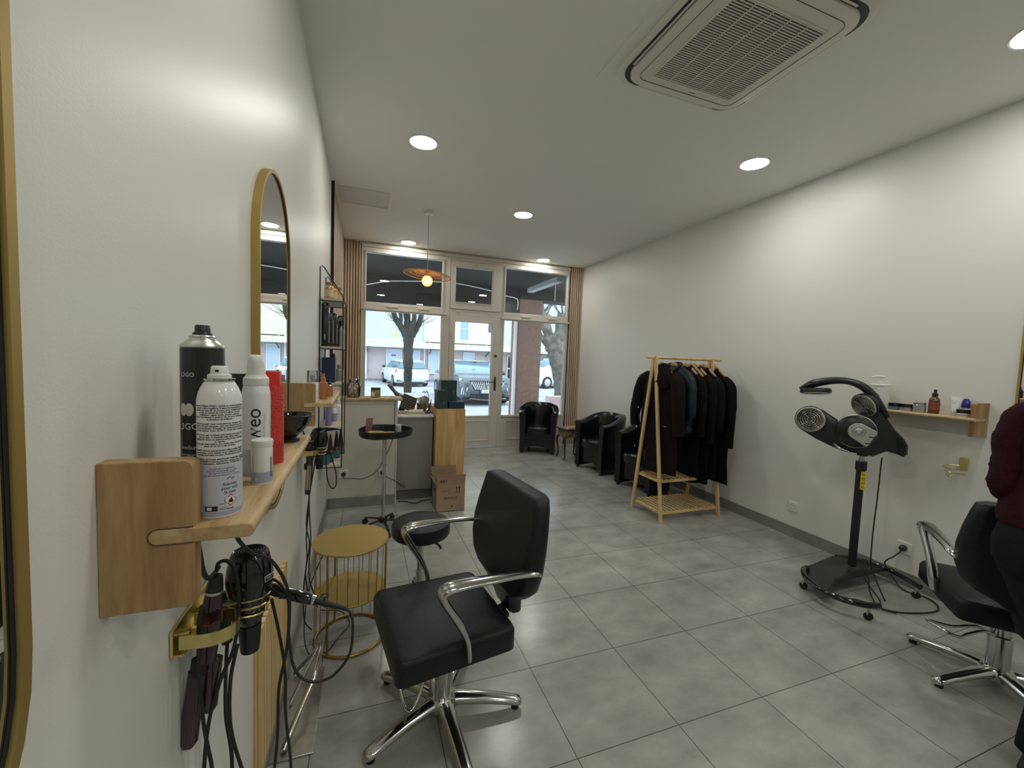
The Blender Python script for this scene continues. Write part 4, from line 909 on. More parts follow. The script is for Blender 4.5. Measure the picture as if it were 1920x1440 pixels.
# round stool
t = thing('round_stool', 'round black padded stool on a chrome post behind the salon chair', 'stool', (.315, 2.27, 0))
c = (.315, 2.27, 0)
b = MB(); b.lathe([(.135, .415), (.152, .418), (.160, .430), (.161, .470), (.156, .488), (.140, .497), (.08, .502), (.001, .503)], c, 48); b.build('seat', LEATHER, t)
MB().lathe([(.05, .395), (.05, .414), (.03, .418)], c, 24).build('seat_plate', BLKM, t)
MB().tube([(.33, 2.24, .403), (.38, 2.17, .402), (.40, 2.15, .392), (.405, 2.145, .378)], [.005, .005, .007, .006], 8, smooth=3).build('lever', BLK, t)
b = MB(); b.lathe([(.024, .36), (.024, .40), (.026, .402)], c, 24); b.build('collar', BLKM, t)
MB().cyl((c[0], c[1], .20), (c[0], c[1], .40), .018, n=24).build('gas_post', CHROME, t); MB().cyl((c[0], c[1], .085), (c[0], c[1], .21), .024, n=24).build('outer_post', CHROME, t)
for k in range(5):
    a = R_(20+72*k); u = Vector((math.cos(a), math.sin(a), 0)); C0 = Vector(c)
    lg = MB().tube([C0+Vector((0, 0, .10)), C0+u*.10+Vector((0, 0, .085)), C0+u*.20+Vector((0, 0, .058))], [.016, .013, .011], 12, smooth=3, flat=.7, up=(0, 0, 1)).build('leg', CHROME, t)
    MB().cyl(C0+u*.20+Vector((-.010*u.y, .010*u.x, .022)), C0+u*.20+Vector((.010*u.y, -.010*u.x, .022)), .0215, n=18).build('caster', BLK, lg)

# colouring trolley
c = (.165, 3.40, 0)
t = thing('tray_trolley', 'black lobed tray on a tall chrome post with casters beside the counter', 'trolley', c)
wob = lambda a: 1+.055*math.cos(3*a+.4)+.02*math.cos(6*a)
b = MB(); b.lathe([(.03, .764), (.188, .766), (.199, .772), (.206, .820), (.203, .8215), (.199, .819), (.192, .776), (.18, .772), (.001, .772)], c, 72, wob=wob); b.build('tray', BLK, t)
MB().lathe([(.045, .738), (.05, .745), (.05, .764)], c, 28).build('tray_mount', BLKM, t)
MB().cyl((c[0], c[1], .08), (c[0], c[1], .74), .0155, n=24).build('post', CHROME, t)
MB().lathe([(.03, .055), (.036, .07), (.030, .095), (.018, .10)], c, 24).build('hub', BLK, t)
for k in range(5):
    a = R_(-8+72*k); u = Vector((math.cos(a), math.sin(a), 0)); C0 = Vector(c)
    lg = MB().tube([C0+Vector((0, 0, .075)), C0+u*.10+Vector((0, 0, .068)), C0+u*.19+Vector((0, 0, .052))], [.014, .011, .010], 12, smooth=3, flat=.7, up=(0, 0, 1)).build('leg', BLK, t)
    b = MB(); b.cyl(C0+u*.19+Vector((-.014*u.y, .014*u.x, .021)), C0+u*.19+Vector((-.004*u.y, .004*u.x, .021)), .0205, n=18); b.cyl(C0+u*.19+Vector((.004*u.y, -.004*u.x, .021)), C0+u*.19+Vector((.014*u.y, -.014*u.x, .021)), .0205, n=18); b.box(*(C0+u*.19)[:1], (C0+u*.19).x+.004, (C0+u*.19).y-.004, (C0+u*.19).y+.004, .02, .06); b.build('caster', BLK, lg)
t = thing('roller_brush', 'gold metal handled roller brush lying in the black tray', 'brush', (.12, 3.36, .785))
MB().tube([(.035, 3.30, .800), (.06, 3.31, .800), (.15, 3.335, .797)], [.020, .0215, .017], 18).build('barrel', mat('gold_bristle', (.50, .36, .16), .5, .4, bump=1., bscale=200), t)
MB().tube([(.15, 3.335, .797), (.20, 3.35, .796), (.235, 3.36, .796)], [.008, .009, .006], 12).build('handle', GOLD, t)
t = thing('section_clips', 'pair of rose coloured clips standing up in the tray', 'clips', (.05, 3.41, .775))
for k in (0, 1):
    MB().prism([(.018+.022*k, 3.42, .774), (.040+.022*k, 3.42, .774), (.052+.026*k, 3.43, .905), (.024+.026*k, 3.43, .900)], (0, .006, 0)).build('clip', mat('rose_plastic', (.30, .16, .14), .3, .3), t, bevel=.002)
t = thing('lidded_jar', 'small translucent grey jar in the black tray', 'jar', (.27, 3.40, .773))
MB().lathe([(.023, 0), (.024, .003), (.024, .055), (.022, .058)], (.27, 3.40, .773), 24).build('body', mat('frosted_grey', (.38, .40, .40), .3), t)
MB().lathe([(.025, .058), (.025, .075), (.022, .077), (.001, .077)], (.27, 3.40, .773), 24).build('lid', mat('frosted_lid', (.5, .52, .52), .25), t)
# ================================================================ RECEPTION END
# half-height counter wall with oak ledge
b = MB(); b.box(XL+.001, .292, 3.955, 4.10, 0, .985); b.box(.292, .306, 3.950, 4.105, 0, .985)
cn = tag(b.build('reception_counter', mat('cream_wall_paint', (.58, .555, .49), .5), bevel=.002), 'cream painted half-height counter wall with an oak ledge, behind the tray trolley', 'counter')
MB().box(XL+.001, .345, 3.935, 4.16, .985, 1.008).build('ledge', OAKY, cn, bevel=.004)
MB().box(XL+.013, .290, 3.943, 3.955, 0, .095).build('skirting', GREYT, cn, bevel=.002)
# grey desk and its wood end
DK = mat('grey_laminate', (.24, .235, .22), .45)
t = thing('reception_desk', 'grey laminate reception desk with a white top, right of the counter wall', 'desk', (.48, 4.35, 0))
MB().box(.315, .648, 4.03, 4.62, .10, .812).build('body', DK, t, bevel=.002); MB().box(.315, .648, 4.05, 4.60, 0, .099).build('plinth', mat('dark_laminate', (.13, .13, .125), .5), t)
MB().box(.31, .655, 4.015, 4.64, .813, .832).build('desk_top', mat('white_laminate', (.72, .73, .73), .3), t, bevel=.002)
t = thing('wooden_cabinet', 'tall light wooden cabinet end carrying the green boxes', 'cabinet', (.80, 4.1, 0))
MB().box(.662, .948, 3.925, 4.45, .0, .903).build('body', PLY, t, bevel=.002)
# items on the ledge
c = (-.085, 4.03, 1.008)
t = thing('sweet_jar', 'round glass jar full of wrapped sweets on the counter ledge', 'jar', c)
b = MB(); b.lathe([(.048, .001), (.058, .006), (.062, .03), (.062, .10), (.056, .125), (.042, .138), (.042, .150), (.046, .154), (.044, .156), (.040, .150), (.040, .138), (.054, .124), (.060, .10), (.060, .03), (.055, .008), (.001, .004)], c, 40, cap=False); b.build('glass_body', glass('jar_glass', (.97, .98, .98), .06), t)
MB().lathe([(.046, .155), (.048, .160), (.030, .172), (.012, .176), (.012, .19), (.001, .192)], c, 32).build('lid', glass('jar_glass'), t)
random.seed(7)
SW = [mat('sweet_'+n, cc, .3) for n, cc in (('yellow', (.75, .55, .04)), ('red', (.55, .05, .05)), ('purple', (.25, .08, .28)), ('white', (.7, .68, .65)), ('orange', (.65, .25, .05)))]
NM = ['yellow', 'red', 'purple', 'white', 'orange']; protos = []
for k in range(40):
    a = random.uniform(0, 2*PI); lvl = k//10; rr_ = (.018 if k % 3 == 0 else .043)
    p = Vector((c[0]+rr_*math.cos(a+k), c[1]+rr_*math.sin(a+k), c[2]+.018+.018*lvl+random.uniform(-.003, .003)))
    if k < 5:
        b = MB(); b.sphere((0, 0, 0), (.011, .009, .009), 10, 6); b.cyl((-.018, 0, 0), (-.009, 0, 0), .007, .002, 8); b.cyl((.009, 0, 0), (.018, 0, 0), .002, .007, 8)
        o = b.build('wrapped_sweet', SW[k]); protos.append(o)
    else:
        o = protos[k % 5].copy(); COL.objects.link(o)
    o.location = p; o.rotation_euler = (random.uniform(0, 3), random.uniform(0, 3), random.uniform(0, 3))
    tag(o, '%s wrapped sweet inside the glass jar' % NM[k % 5], 'sweet', '%s sweets in the glass jar' % NM[k % 5])
c = (.108, 4.02, 1.008)
t = thing('preserve_jar', 'small square-shouldered jar of green gold contents on the counter ledge', 'jar', c)
MB().lathe([(.042, 0), (.044, .004), (.044, .068), (.040, .074), (.001, .074)], c, 30).build('body', mat('olive_contents', (.23, .19, .05), .15, coat=.8), t)
MB().lathe([(.043, .074), (.043, .090), (.041, .092), (.001, .092)], c, 30).build('lid', mat('dark_lid', (.06, .055, .05), .3, .5), t)
MB().box(c[0]-.040, c[0]-.008, c[1]-.0455, c[1]-.040, 1.02, 1.062).build('label', mat('cream_print', None), t)
# things on the desk
Z = .832
t = thing('barcode_scanner', 'grey handset style scanner tilted up on its stand above the desk', 'scanner', (.36, 4.38, Z))
MB().tube([(.235, 4.38, 1.105), (.262, 4.38, 1.085), (.30, 4.38, 1.035), (.34, 4.38, .995), (.40, 4.38, .965), (.43, 4.38, .95)], [.012, .021, .017, .026, .028, .02], 16, smooth=3).build('handset', mat('slate_grey', (.10, .11, .12), .35), t)
MB().tube([(.38, 4.40, .95), (.38, 4.42, .90), (.38, 4.42, Z+.001)], [.012, .012, .035], 14).build('stand', BLK, t)
t = thing('display_stand', 'dark ribbed tilted display stand with a wooden back, on the desk', 'stand', (.43, 4.30, Z))
Mt = Matrix.Translation((.425, 4.24, Z+.096)) @ Matrix.Rotation(R_(22), 4, 'Y') @ Matrix.Rotation(R_(-28), 4, 'X')
MB().box(-.070, .070, -.006, .0, -.075, .085, Mt).build('front_board', mat('dark_brown_panel', (.045, .030, .022), .5), t, bevel=.002)
b = MB()
for k in range(6): b.tube([(Mt @ Vector((-.065+.13*j/8, -.008, -.06+.025*k+.005*math.sin(j*.9)))) for j in range(9)], .0022, 6)
b.build('ridges', BLKM, t)
MB().box(.070, .078, -.03, .07, -.075, .085, Mt).build('side_board', OAK, t, bevel=.001)
MB().box(.325, .46, 4.15, 4.19, Z+.001, Z+.022).build('base', OAKY, t, bevel=.003)
t = thing('card_tray', 'cream coloured slim tray with receipts at the front of the desk', 'tray', (.50, 4.12, Z))
MB().box(.405, .575, 4.05, 4.15, Z+.001, Z+.010).build('base', mat('cream_plastic', (.62, .58, .45), .4), t, bevel=.003)
b = MB(); b.tube([(.42, 4.10, Z+.028), (.56, 4.10, Z+.030)], .019, 18); b.build('paper_roll', mat('cream_paper', (.70, .66, .52), .7), t)
c = (.575, 4.32, Z)
t = thing('woven_basket', 'small brown woven basket stuffed with papers on the desk', 'basket', c)
b = MB(); b.lathe([(.042, .001), (.050, .02), (.053, .085), (.049, .088), (.046, .03), (.001, .01)], c, 30); b.build('body', mat('wicker', (.20, .13, .08), .8, noise=.4, nscale=60, bump=1., bscale=120), t)
for k in range(4):
    MB().prism([(c[0]-.03+.018*k, c[1], Z+.03), (c[0]+.012+.018*k, c[1]+.01, Z+.03), (c[0]+.02+.02*k, c[1]+.01, Z+.155-.02*(k % 2)), (c[0]-.04+.02*k, c[1], Z+.14+.01*k)], (0, .003, 0)).build('paper', [PWHITE, mat('grey_plastic', None)][k % 2] if k != 2 else mat('cream_paper', None), t, smooth=False)
t = thing('sunglasses', 'white framed sunglasses perched on the papers in the basket', 'glasses', (.60, 4.27, Z))
MB().tube([(.57, 4.26, 1.03), (.585, 4.26, 1.05), (.60, 4.26, 1.03), (.615, 4.26, 1.05), (.63, 4.26, 1.02)], .006, 8, smooth=3).build('frame', PWHITE, t)
MB().tube([(.63, 4.26, 1.02), (.64, 4.28, .98), (.64, 4.30, Z+.002)], .003, 6).build('temple', BLK, t)
t = thing('stapler', 'black stapler standing on end in front of the green boxes', 'stapler', (.622, 4.16, Z))
MB().tube([(.600, 4.16, Z+.012), (.625, 4.16, Z+.04), (.640, 4.16, Z+.10), (.645, 4.16, Z+.145)], [.012, .016, .011, .006], 12, smooth=3, flat=.6).build('arm', BLK, t); MB().box(.585, .64, 4.145, 4.175, Z+.0005, Z+.012).build('base', BLK, t, bevel=.003)
# boxes
GRN = mat('dark_green_card', (.018, .048, .042), .5); NAV = mat('navy_card', (.012, .028, .075), .5)
BR_ = (.652, 3.945)
def carton(x0, x1, y0, y1, z0, z1, m_, label, dot=None):
    o = MB().box(x0, x1, y0, y1, z0, z1).build('gift_box', m_, bevel=.0015); tag(o, label, 'box')
    if dot: MB().box(dot[0]-.004, dot[0]+.004, y0-.0012, y0, dot[1]-.012, dot[1]+.012).build('foil_mark', GOLD, o, smooth=False)
    return o
carton(.668, .775, 3.95, 4.10, .905, 1.085, GRN, 'shorter dark green box on the wooden cabinet, front left', (.735, .96))
carton(.735, .895, 4.11, 4.26, .905, 1.172, GRN, 'taller dark green box behind the shorter green one', (.865, 1.06))
carton(.790, .945, 3.95, 4.09, .905, .972, NAV, 'low navy blue box on the wooden cabinet, front right')
# cardboard box on the floor
t = thing('cardboard_box', 'open brown cardboard box printed A2+ and FRAGILE on the floor by the cabinet', 'box', (.765, 3.76, 0))
CB = mat('cardboard', (.36, .24, .145), .75, noise=.06, nscale=8); CBI = mat('cardboard_inside', (.30, .20, .12), .8)
x0, x1, y0, y1, h = .635, .895, 3.63, 3.89, .248
b = MB(); w = .004
b.box(x0, x1, y0, y0+w, .0005, h); b.box(x0, x1, y1-w, y1, .0005, h); b.box(x0, x0+w, y0+w, y1-w, .0005, h); b.box(x1-w, x1, y0+w, y1-w, .0005, h); b.box(x0, x1, y0, y1, .0005, .005); b.build('carton', CB, t, smooth=False)
b = MB(); b.prism([(x0+.002, y0, h), (x1-.002, y0, h), (x1, y0-.018, h+.098), (x0, y0-.012, h+.100)], (0, .003, 0)); f1 = b.build('flap', CB, t, smooth=False)
b = MB(); b.prism([(x0-.0, y1, h), (x1-.03, y1, h), (x1-.03, y1+.015, h+.11), (x0-.02, y1+.015, h+.105)], (0, .003, 0)); b.build('flap', CBI, t, smooth=False)
b = MB(); b.prism([(x0, y0+.01, h), (x0, y1-.01, h), (x0-.03, y1-.03, h+.045), (x0-.03, y0+.05, h+.04)], (.003, 0, 0)); b.build('flap', CBI, t, smooth=False)
text('box_print', 'A2+', .040, Mx((.695, y0-.007, h+.026), (1, 0, 0), (0, -.15, 1)), TXTK, f1, bold=.0006)
Pn = lambda x, z: Mx((x, y0-.0008, z), (1, 0, 0), (0, 0, 1))
BP = mat('faded_print', (.07, .05, .04), .6)
text('box_print', 'FRAGILE', .032, Pn(.76, .115), BP, t, bold=.0004); text('box_print', 'HAUT', .020, Pn(.705, .185), BP, t); text('box_print', 'TOP', .018, Pn(.845, .045), BP, t)
b = MB(); b.box(.745, .751, y0-.001, y0, .155, .225); b.box(.762, .765, y0-.001, y0, .155, .225); b.build('print_bars', mat('lighter_print', (.25, .16, .10), .7), t, smooth=False)
for xx in (.818, .842):
    b = MB(); b.box(xx-.003, xx+.003, y0-.001, y0, .185, .215); b.prism([(xx-.009, y0-.001, .212), (xx+.009, y0-.001, .212), (xx, y0-.001, .232)], (0, .001, 0)); b.build('arrow_print', TXTK, t, smooth=False)
MB().box(.805, .855, y0-.001, y0, .174, .178).build('arrow_bar', TXTK, t, smooth=False)
b = MB(); b.prism([(.765, y0-.001, .04), (.785, y0-.001, .04), (.778, y0-.001, .065)], (0, .001, 0)); b.build('small_print_mark', TXTK, t, smooth=False)
b = MB(); b.prism([(x0-.001, y0+.10, .16), (x0-.001, y0+.16, .16), (x0-.001, y0+.16, .19), (x0-.001, y0+.10, .19)], (.001, 0, 0)); b.build('hand_hole', TXTK, t, smooth=False)

# sockets and leads on the counter front
def socket(name, p, n, label, plug=False):
    """p centre on the wall, n wall normal ('x-','y-')"""
    t = thing('power_socket', label, 'socket', p, group='white wall sockets')
    x, y, z = p; M_ = Mx((x, y, z), (1, 0, 0), (0, 0, 1)) if n == 'y-' else Mx((x, y, z), (0, -1, 0), (0, 0, 1))
    b = MB(); b.box(-.040, .040, -.040, .040, 0.0005, .009, M_); b.build('face_plate', PWHITE, t, bevel=.003)
    b = MB(); b.lathe([(.024, .0092), (.024, .0098), (.021, .0098), (.019, .0055), (.001, .0055)], (0, 0, 0), 28, cap=False); b.build('socket_ring', mat('socket_shade', (.42, .42, .40), .5), t, xf=M_)
    if not plug:
        b = MB()
        for xx in (-.0095, .0095): b.cyl((xx, 0, .006), (xx, 0, .0085), .0028)
        b.build('pin_hole', BLKM, t, xf=M_); b = MB(); b.cyl((0, .011, .005), (0, .011, .02), .0022); b.build('earth_pin', STEEL, t, xf=M_)
    return t, M_
def plug(M_, label):
    t = thing('power_plug', label, 'plug', M_.translation)
    b = MB(); b.lathe([(.0185, .0102), (.019, .016), (.018, .030), (.013, .038), (.006, .042), (.001, .042)], (0, 0, 0), 24); b.build('body', BLK, t, xf=M_)
    b = MB(); b.cyl((0, 0, .035), (0, -.022, .046), .0065, .004, 12); b.build('strain_relief', BLK, t, xf=M_)
_, M_ = socket('s', (-.158, 3.954, .315), 'y-', 'white socket on the counter wall, left one, with a black plug'); plug(M_, 'black plug in the left socket of the counter wall')
_, M_ = socket('s', (.178, 3.954, .312), 'y-', 'white socket on the counter wall behind the trolley post'); plug(M_, 'black plug in the socket behind the trolley post')
cable([(-.158, 3.905, .29), (-.10, 3.90, .285), (0, 3.90, .275), (.08, 3.91, .30), (.14, 3.93, .345), (.18, 3.935, .42), (.23, 3.935, .53), (.265, 3.935, .64), (.275, 3.935, .80), (.278, 3.938, .97)], .0032, 'thin dark lead from the left counter socket curving up to the ledge')
cable([(.178, 3.905, .29), (.22, 3.90, .275), (.28, 3.90, .24), (.33, 3.93, .20), (.375, 3.95, .17), (.385, 3.95, .15), (.36, 3.95, .16), (.32, 3.94, .20)], .0032, 'short dark lead with a loop, from the socket behind the trolley post')
cable([(.33, 3.99, .006), (.40, 3.97, .006), (.48, 3.90, .006), (.56, 3.96, .006), (.64, 3.97, .006)], .004, 'dark lead lying on the floor in front of the grey desk')

# ---------------- black wire wall shelf
t = thing('wire_wall_shelf', 'tall black wire wall shelf with five pale boards beside the counter', 'shelf', (XL, 3.37, .6))
WY0, WY1, WX = 3.155, 3.60, -.143
BW = mat('black_wire', (.012, .012, .012), .4)
for y in (WY0, WY1):
    MB().tube([(WX, y, .585), (WX, y, 1.79), (WX-.004, y, 1.81), (XL+.035, y, 1.995), (XL+.02, y, 2.008), (XL+.008, y, 2.0), (XL+.006, y, .585)], .0042, 8).build('side_frame', BW, t)
ZS = (1.790, 1.455, 1.195, .880, .605)
for z in ZS:
    MB().box(XL+.012, WX-.006, WY0+.002, WY1-.002, z-.016, z).build('shelf_board', mat('pale_shelf_wood', (.56, .50, .40), .5), t, bevel=.002)
for y in (WY0, WY1):
    for z in ZS: MB().cyl((XL+.006, y, z-.018), (WX, y, z-.018), .003, n=8).build('cross_bar', BW, t)
AMB = mat('amber_bottle', (.42, .24, .10), .2, coat=.6); CORK = mat('cork', (.25, .14, .07), .8)
def bottle(name, label, x, y, z, r, h, body, cap, neck=.55, group=None, capk=.18, lab=None):
    t = thing(name, label, 'bottle', (x, y, z), group=group)
    MB().lathe([(r*.95, .0005), (r, .003), (r, h*.68), (r*.9, h*.75), (r*neck, h*.80), (r*neck, h*.86)], (x, y, z), 24).build('body', body, t)
    MB().lathe([(r*neck*1.15, h*.855), (r*neck*1.15, h*(.855+capk)), (r*neck, h*(.865+capk)), (.001, h*(.866+capk))], (x, y, z), 20).build('cap', cap, t)
    if lab: MB().lathe([(r*1.006, h*.15), (r*1.006, h*.55)], (x, y, z), 24, cap=False).build('label', lab, t)
    return t
for k, (y, x, l) in enumerate(((3.25, -.243, 'nearest of the corked amber bottles on the top wire shelf'), (3.37, -.222, 'middle corked amber bottle on the top wire shelf'), (3.48, -.19, 'farthest corked amber bottle on the top wire shelf'))):
    bottle('corked_bottle', l, x, y, 1.790, .030, .125, AMB, CORK, .6, 'corked amber bottles', .12, mat('kraft_label', (.55, .42, .26), .6))
LB = ['black product tube nearest on the second wire shelf', 'second black product tube with a cream stripe', 'third black product tube, shorter, with a cream stripe', 'fourth black product tube beside a grey can', 'fifth black product tube at the far end of the second wire shelf']
for k in range(5):
    y = 3.205+.075*k; x = -.262+.022*k; h = (.305, .24, .25, .225, .245)[k]
    t = thing('product_tube', LB[k], 'tube', (x, y, 1.455), group='black tubes on the second wire shelf')
    MB().lathe([(.024, .0005), (.025, .003), (.025, h*.8), (.023, h*.81)], (x, y, 1.455), 24).build('body', BLK, t)
    MB().lathe([(.0235, h*.81), (.0235, h*.98), (.021, h), (.001, h)], (x, y, 1.455), 24).build('cap', BLKG, t)
    if k: MB().box(x-.002, x+.003, y-.0262, y-.022, 1.48, 1.455+h*.78).build('stripe', TXTW, t, smooth=False)
    if k == 0: vertical('brand_text', 'L3GO', .016, (x, y, 0), .0254, math.atan2(-y, -x)+.1, 1.50, TXTW, t)
bottle('grey_can', 'pale grey bottle on the second wire shelf near the front edge', -.165, 3.42, 1.455, .018, .19, mat('grey_plastic', None), BLK)
t = thing('blue_gift_box', 'dark blue box on the third wire shelf', 'box', (-.235, 3.29, 1.195)); b = MB().box(-.285, -.195, 3.22, 3.36, 1.1955, 1.375); b.build('carton', NAV, t, bevel=.002)
b = MB(); b.box(-.1948, -.1942, 3.23, 3.35, 1.22, 1.36); b.build('side_print', mat('blue_grey_print', (.10, .16, .25), .5), t, smooth=False)
bottle('ribbed_bottle', 'olive green ribbed pump bottle on the third wire shelf', -.178, 3.43, 1.195, .031, .12, mat('olive_grey', (.30, .30, .22), .5), mat('olive_grey', None), .45)
bottle('black_cap_bottle', 'black capped bottle behind the blue box on the third wire shelf', -.225, 3.50, 1.195, .022, .20, BLK, BLKG)
bottle('purple_bottle', 'lilac bottle on the fourth wire shelf', -.238, 3.24, .880, .021, .155, mat('lilac', (.28, .22, .50), .35), mat('lilac', None), .9)
bottle('white_bottle', 'white bottle with a dark label stripe on the fourth wire shelf, in front', -.205, 3.30, .880, .024, .15, WC, PWHITE, .6, lab=mat('slate_print', (.30, .32, .36), .5))
bottle('white_bottle', 'second white bottle on the fourth wire shelf, behind the first', -.185, 3.42, .880, .024, .17, WC, PWHITE, .6)
t = thing('kraft_bottle', 'kraft coloured bottle leaning at the far end of the fourth wire shelf', 'bottle', (-.17, 3.52, .880)); MB().tube([(-.165, 3.52, .882), (-.178, 3.52, .99), (-.182, 3.52, 1.02)], [.022, .020, .010], 18).build('body', mat('kraft_label', None), t)
TEAL = mat('teal_label', (.05, .16, .17), .4)
for k, (x, y, l) in enumerate(((-.225, 3.27, 'nearest black conical-cap bottle with teal label on the bottom wire shelf'), (-.190, 3.39, 'middle black conical-cap bottle with teal label on the bottom wire shelf'), (-.165, 3.51, 'farthest black conical-cap bottle with teal label on the bottom wire shelf'))):
    t = thing('dropper_bottle', l, 'bottle', (x, y, .605), group='teal labelled bottles on the bottom wire shelf')
    MB().lathe([(.026, .0005), (.027, .003), (.027, .075), (.020, .088)], (x, y, .605), 24).build('body', mat('dark_amber', (.10, .04, .02), .2), t)
    MB().lathe([(.0273, .01), (.0273, .06)], (x, y, .605), 24, cap=False).build('label', TEAL, t)
    MB().lathe([(.020, .088), (.018, .10), (.013, .15), (.004, .205), (.001, .206)], (x, y, .605), 20).build('cone_cap', BLK, t)
t = thing('teal_tub', 'low teal and black tub at the wall on the bottom wire shelf', 'tub', (-.262, 3.20, .605)); MB().lathe([(.030, .0005), (.031, .01), (.031, .07), (.001, .07)], (-.256, 3.205, .605), 28).build('body', TEAL, t); MB().lathe([(.032, .07), (.032, .095), (.001, .096)], (-.256, 3.205, .605), 28).build('lid', BLK, t)

# ---------------- pendant
t = thing('pendant_lamp', 'rattan disc pendant lamp with a bare glowing globe bulb', 'pendant lamp', (.64, 4.62, ZC))
c = (.64, 4.62, 0)
MB().lathe([(.052, ZC-.024), (.054, ZC-.022), (.054, ZC-.001)], c, 36).build('ceiling_rose', PWHITE, t)
MB().cyl((.64, 4.62, 2.34), (.64, 4.62, ZC-.02), .004, n=10).build('cord', mat('grey_flex', (.35, .33, .30), .6), t)
RAT = mat('rattan', (.42, .27, .14), .6); 
def dish(a, f):   # flat wavy disc, drooping rim
    r = f*.255*(1+.04*math.sin(2*a+.6)); z = 2.345-.006-.045*f**1.5-.020*f*math.sin(a*1+1.2)
    return Vector((.64+r*math.cos(a), 4.62+r*math.sin(a), z))
b = MB(); NR = 64
for k in range(NR):
    a = 2*PI*k/NR; b.tube([dish(a, f) for f in (.08, .3, .55, .8, 1.0)], .0016, 5)
o_ = b.build('woven_spokes', RAT, t); o_['kind'] = 'stuff'
for f, r in ((.08, .004), (.30, .0022), (.52, .0022), (.75, .0022), (.98, .003), (1.0, .0035)):
    MB().tube([dish(2*PI*k/60, f) for k in range(60)], r, 6, closed=True).build('hoop', RAT, t)
MB().lathe([(.020, 2.285), (.022, 2.30), (.020, 2.345), (.006, 2.352)], c, 24).build('bulb_holder', mat('brass_holder', (.5, .36, .14), .35, 1.), t)
def bulbglass():
    return mat('bulb_glass', (1, .75, .4), .1, alpha=.35, emit=(1, .55, .14), estr=1.6)
bl = MB().sphere((.64, 4.62, 2.232), .058, 28, 18).build('globe_bulb', bulbglass(), t)
FIL = mat('filament', (1, .6, .2), .5, emit=(1, .55, .16), estr=70)
b = MB(); b.tube([(.64+.016*math.cos(k*.9), 4.62+.016*math.sin(k*.9), 2.205+.055*(k % 2)) for k in range(12)], .0022, 6); b.cyl((.64, 4.62, 2.20), (.64, 4.62, 2.27), .004); b.build('filament', FIL, bl)

# ================================================================ WAITING AREA
def tub_chair_proto():
    t = thing('tub_armchair', 'tub armchair', 'armchair', (0, 0, 0), 0, local=True, group='black leather tub armchairs')
    W2, TH = .272, .075
    path = [(-W2+.01, -.25), (-W2, -.15), (-W2, -.03)]
    for k in range(1, 12): a = PI-PI*k/12; path.append((W2*math.cos(a), -.03+.255*math.sin(a)))
    path += [(W2, -.03), (W2, -.15), (W2-.01, -.25)]
    P = catmull([(x, y, 0) for x, y in path], 3); n = len(P); b = MB(); rings = []
    for i, p in enumerate(P):
        d = (P[min(i+1, n-1)]-P[max(i-1, 0)]).normalized(); inn = Vector((-d.y, d.x, 0)); 
        if inn.dot(Vector((0, -.05, 0))-p) < 0: inn = -inn
        f = min(1, max(0, (p.y+.22)/.42)); top = .625+.115*f*f*(3-2*f); lean = .02+.03*f
        th = TH*(1-.12*f); o_ = p
        prof = [(0, .03), (0, .30), (-.012-lean*.3, .55), (-.02-lean*.4, top-.03), (-.012-lean*.4, top-.008), (.012-lean*.4, top), (th*.5-lean*.4, top+.004), (th-.012-lean*.4, top), (th-lean*.3, top-.02), (th, top-.06), (th, .40), (th, .03)]
        rings.append([o_+inn*q+Vector((0, 0, z)) for q, z in prof])
    b.loft(rings); sh = b.build('shell', LEATHER_C, t, ang=50)
    for s_ in (-1, 1): MB().cyl((s_*.235, -.215, 0.0005), (s_*.235, -.215, .032), .018, .022, 14).build('foot', BLKM, t); MB().cyl((s_*.15, .15, 0.0005), (s_*.15, .15, .032), .018, .022, 14).build('foot', BLKM, t)
    # seat cushion, front bulging out
    b = MB(); rings = []
    for g, z in ((-.03, .295), (-.006, .30), (0, .32), (.002, .375), (-.004, .395), (-.02, .406), (-.06, .413), (-.12, .417)):
        out = []
        for k in range(36):
            a = 2*PI*k/36; x = (.198+g)*math.copysign(abs(math.cos(a))**.45, math.cos(a)); y = math.sin(a)
            yy = -.01+(.205+g)*y if y > 0 else -.01+(.245+g)*math.copysign(abs(y)**.6, y)-.02*(1-(x/.2)**2)*abs(y)
            out.append(Vector((x, yy, z)))
        rings.append(out)
    b.loft(rings); b.build('seat_cushion', LEATHER_C, t, ang=60)
    b = MB(); pts = []
    for k in range(13): x = -.197+.394*k/12; pts.append((x, -.205, .07+.035*(1-(x/.197)**2)))
    pts += [(.197, -.205, .30), (-.197, -.205, .30)]; b.prism(pts, (0, .02, 0)); b.build('front_apron', LEATHER_C, t)
    return t
LEATHER_C = mat('shiny_black_leather', (.006, .007, .010), .20, bump=.08, bscale=140)
tc_ = tub_chair_proto(); tc_.location = (2.572, 5.80, 0); tc_.rotation_euler = (0, 0, R_(-27)); tc_['label'] = 'black tub armchair standing in front of the right shop window'
dup(tc_, (2.99, 4.625, 0), R_(-80.6), 'middle black tub armchair, against the right wall beside the small table')
dup(tc_, (3.065, 3.80, 0), R_(-80.6), 'black tub armchair partly hidden behind the coat rack')
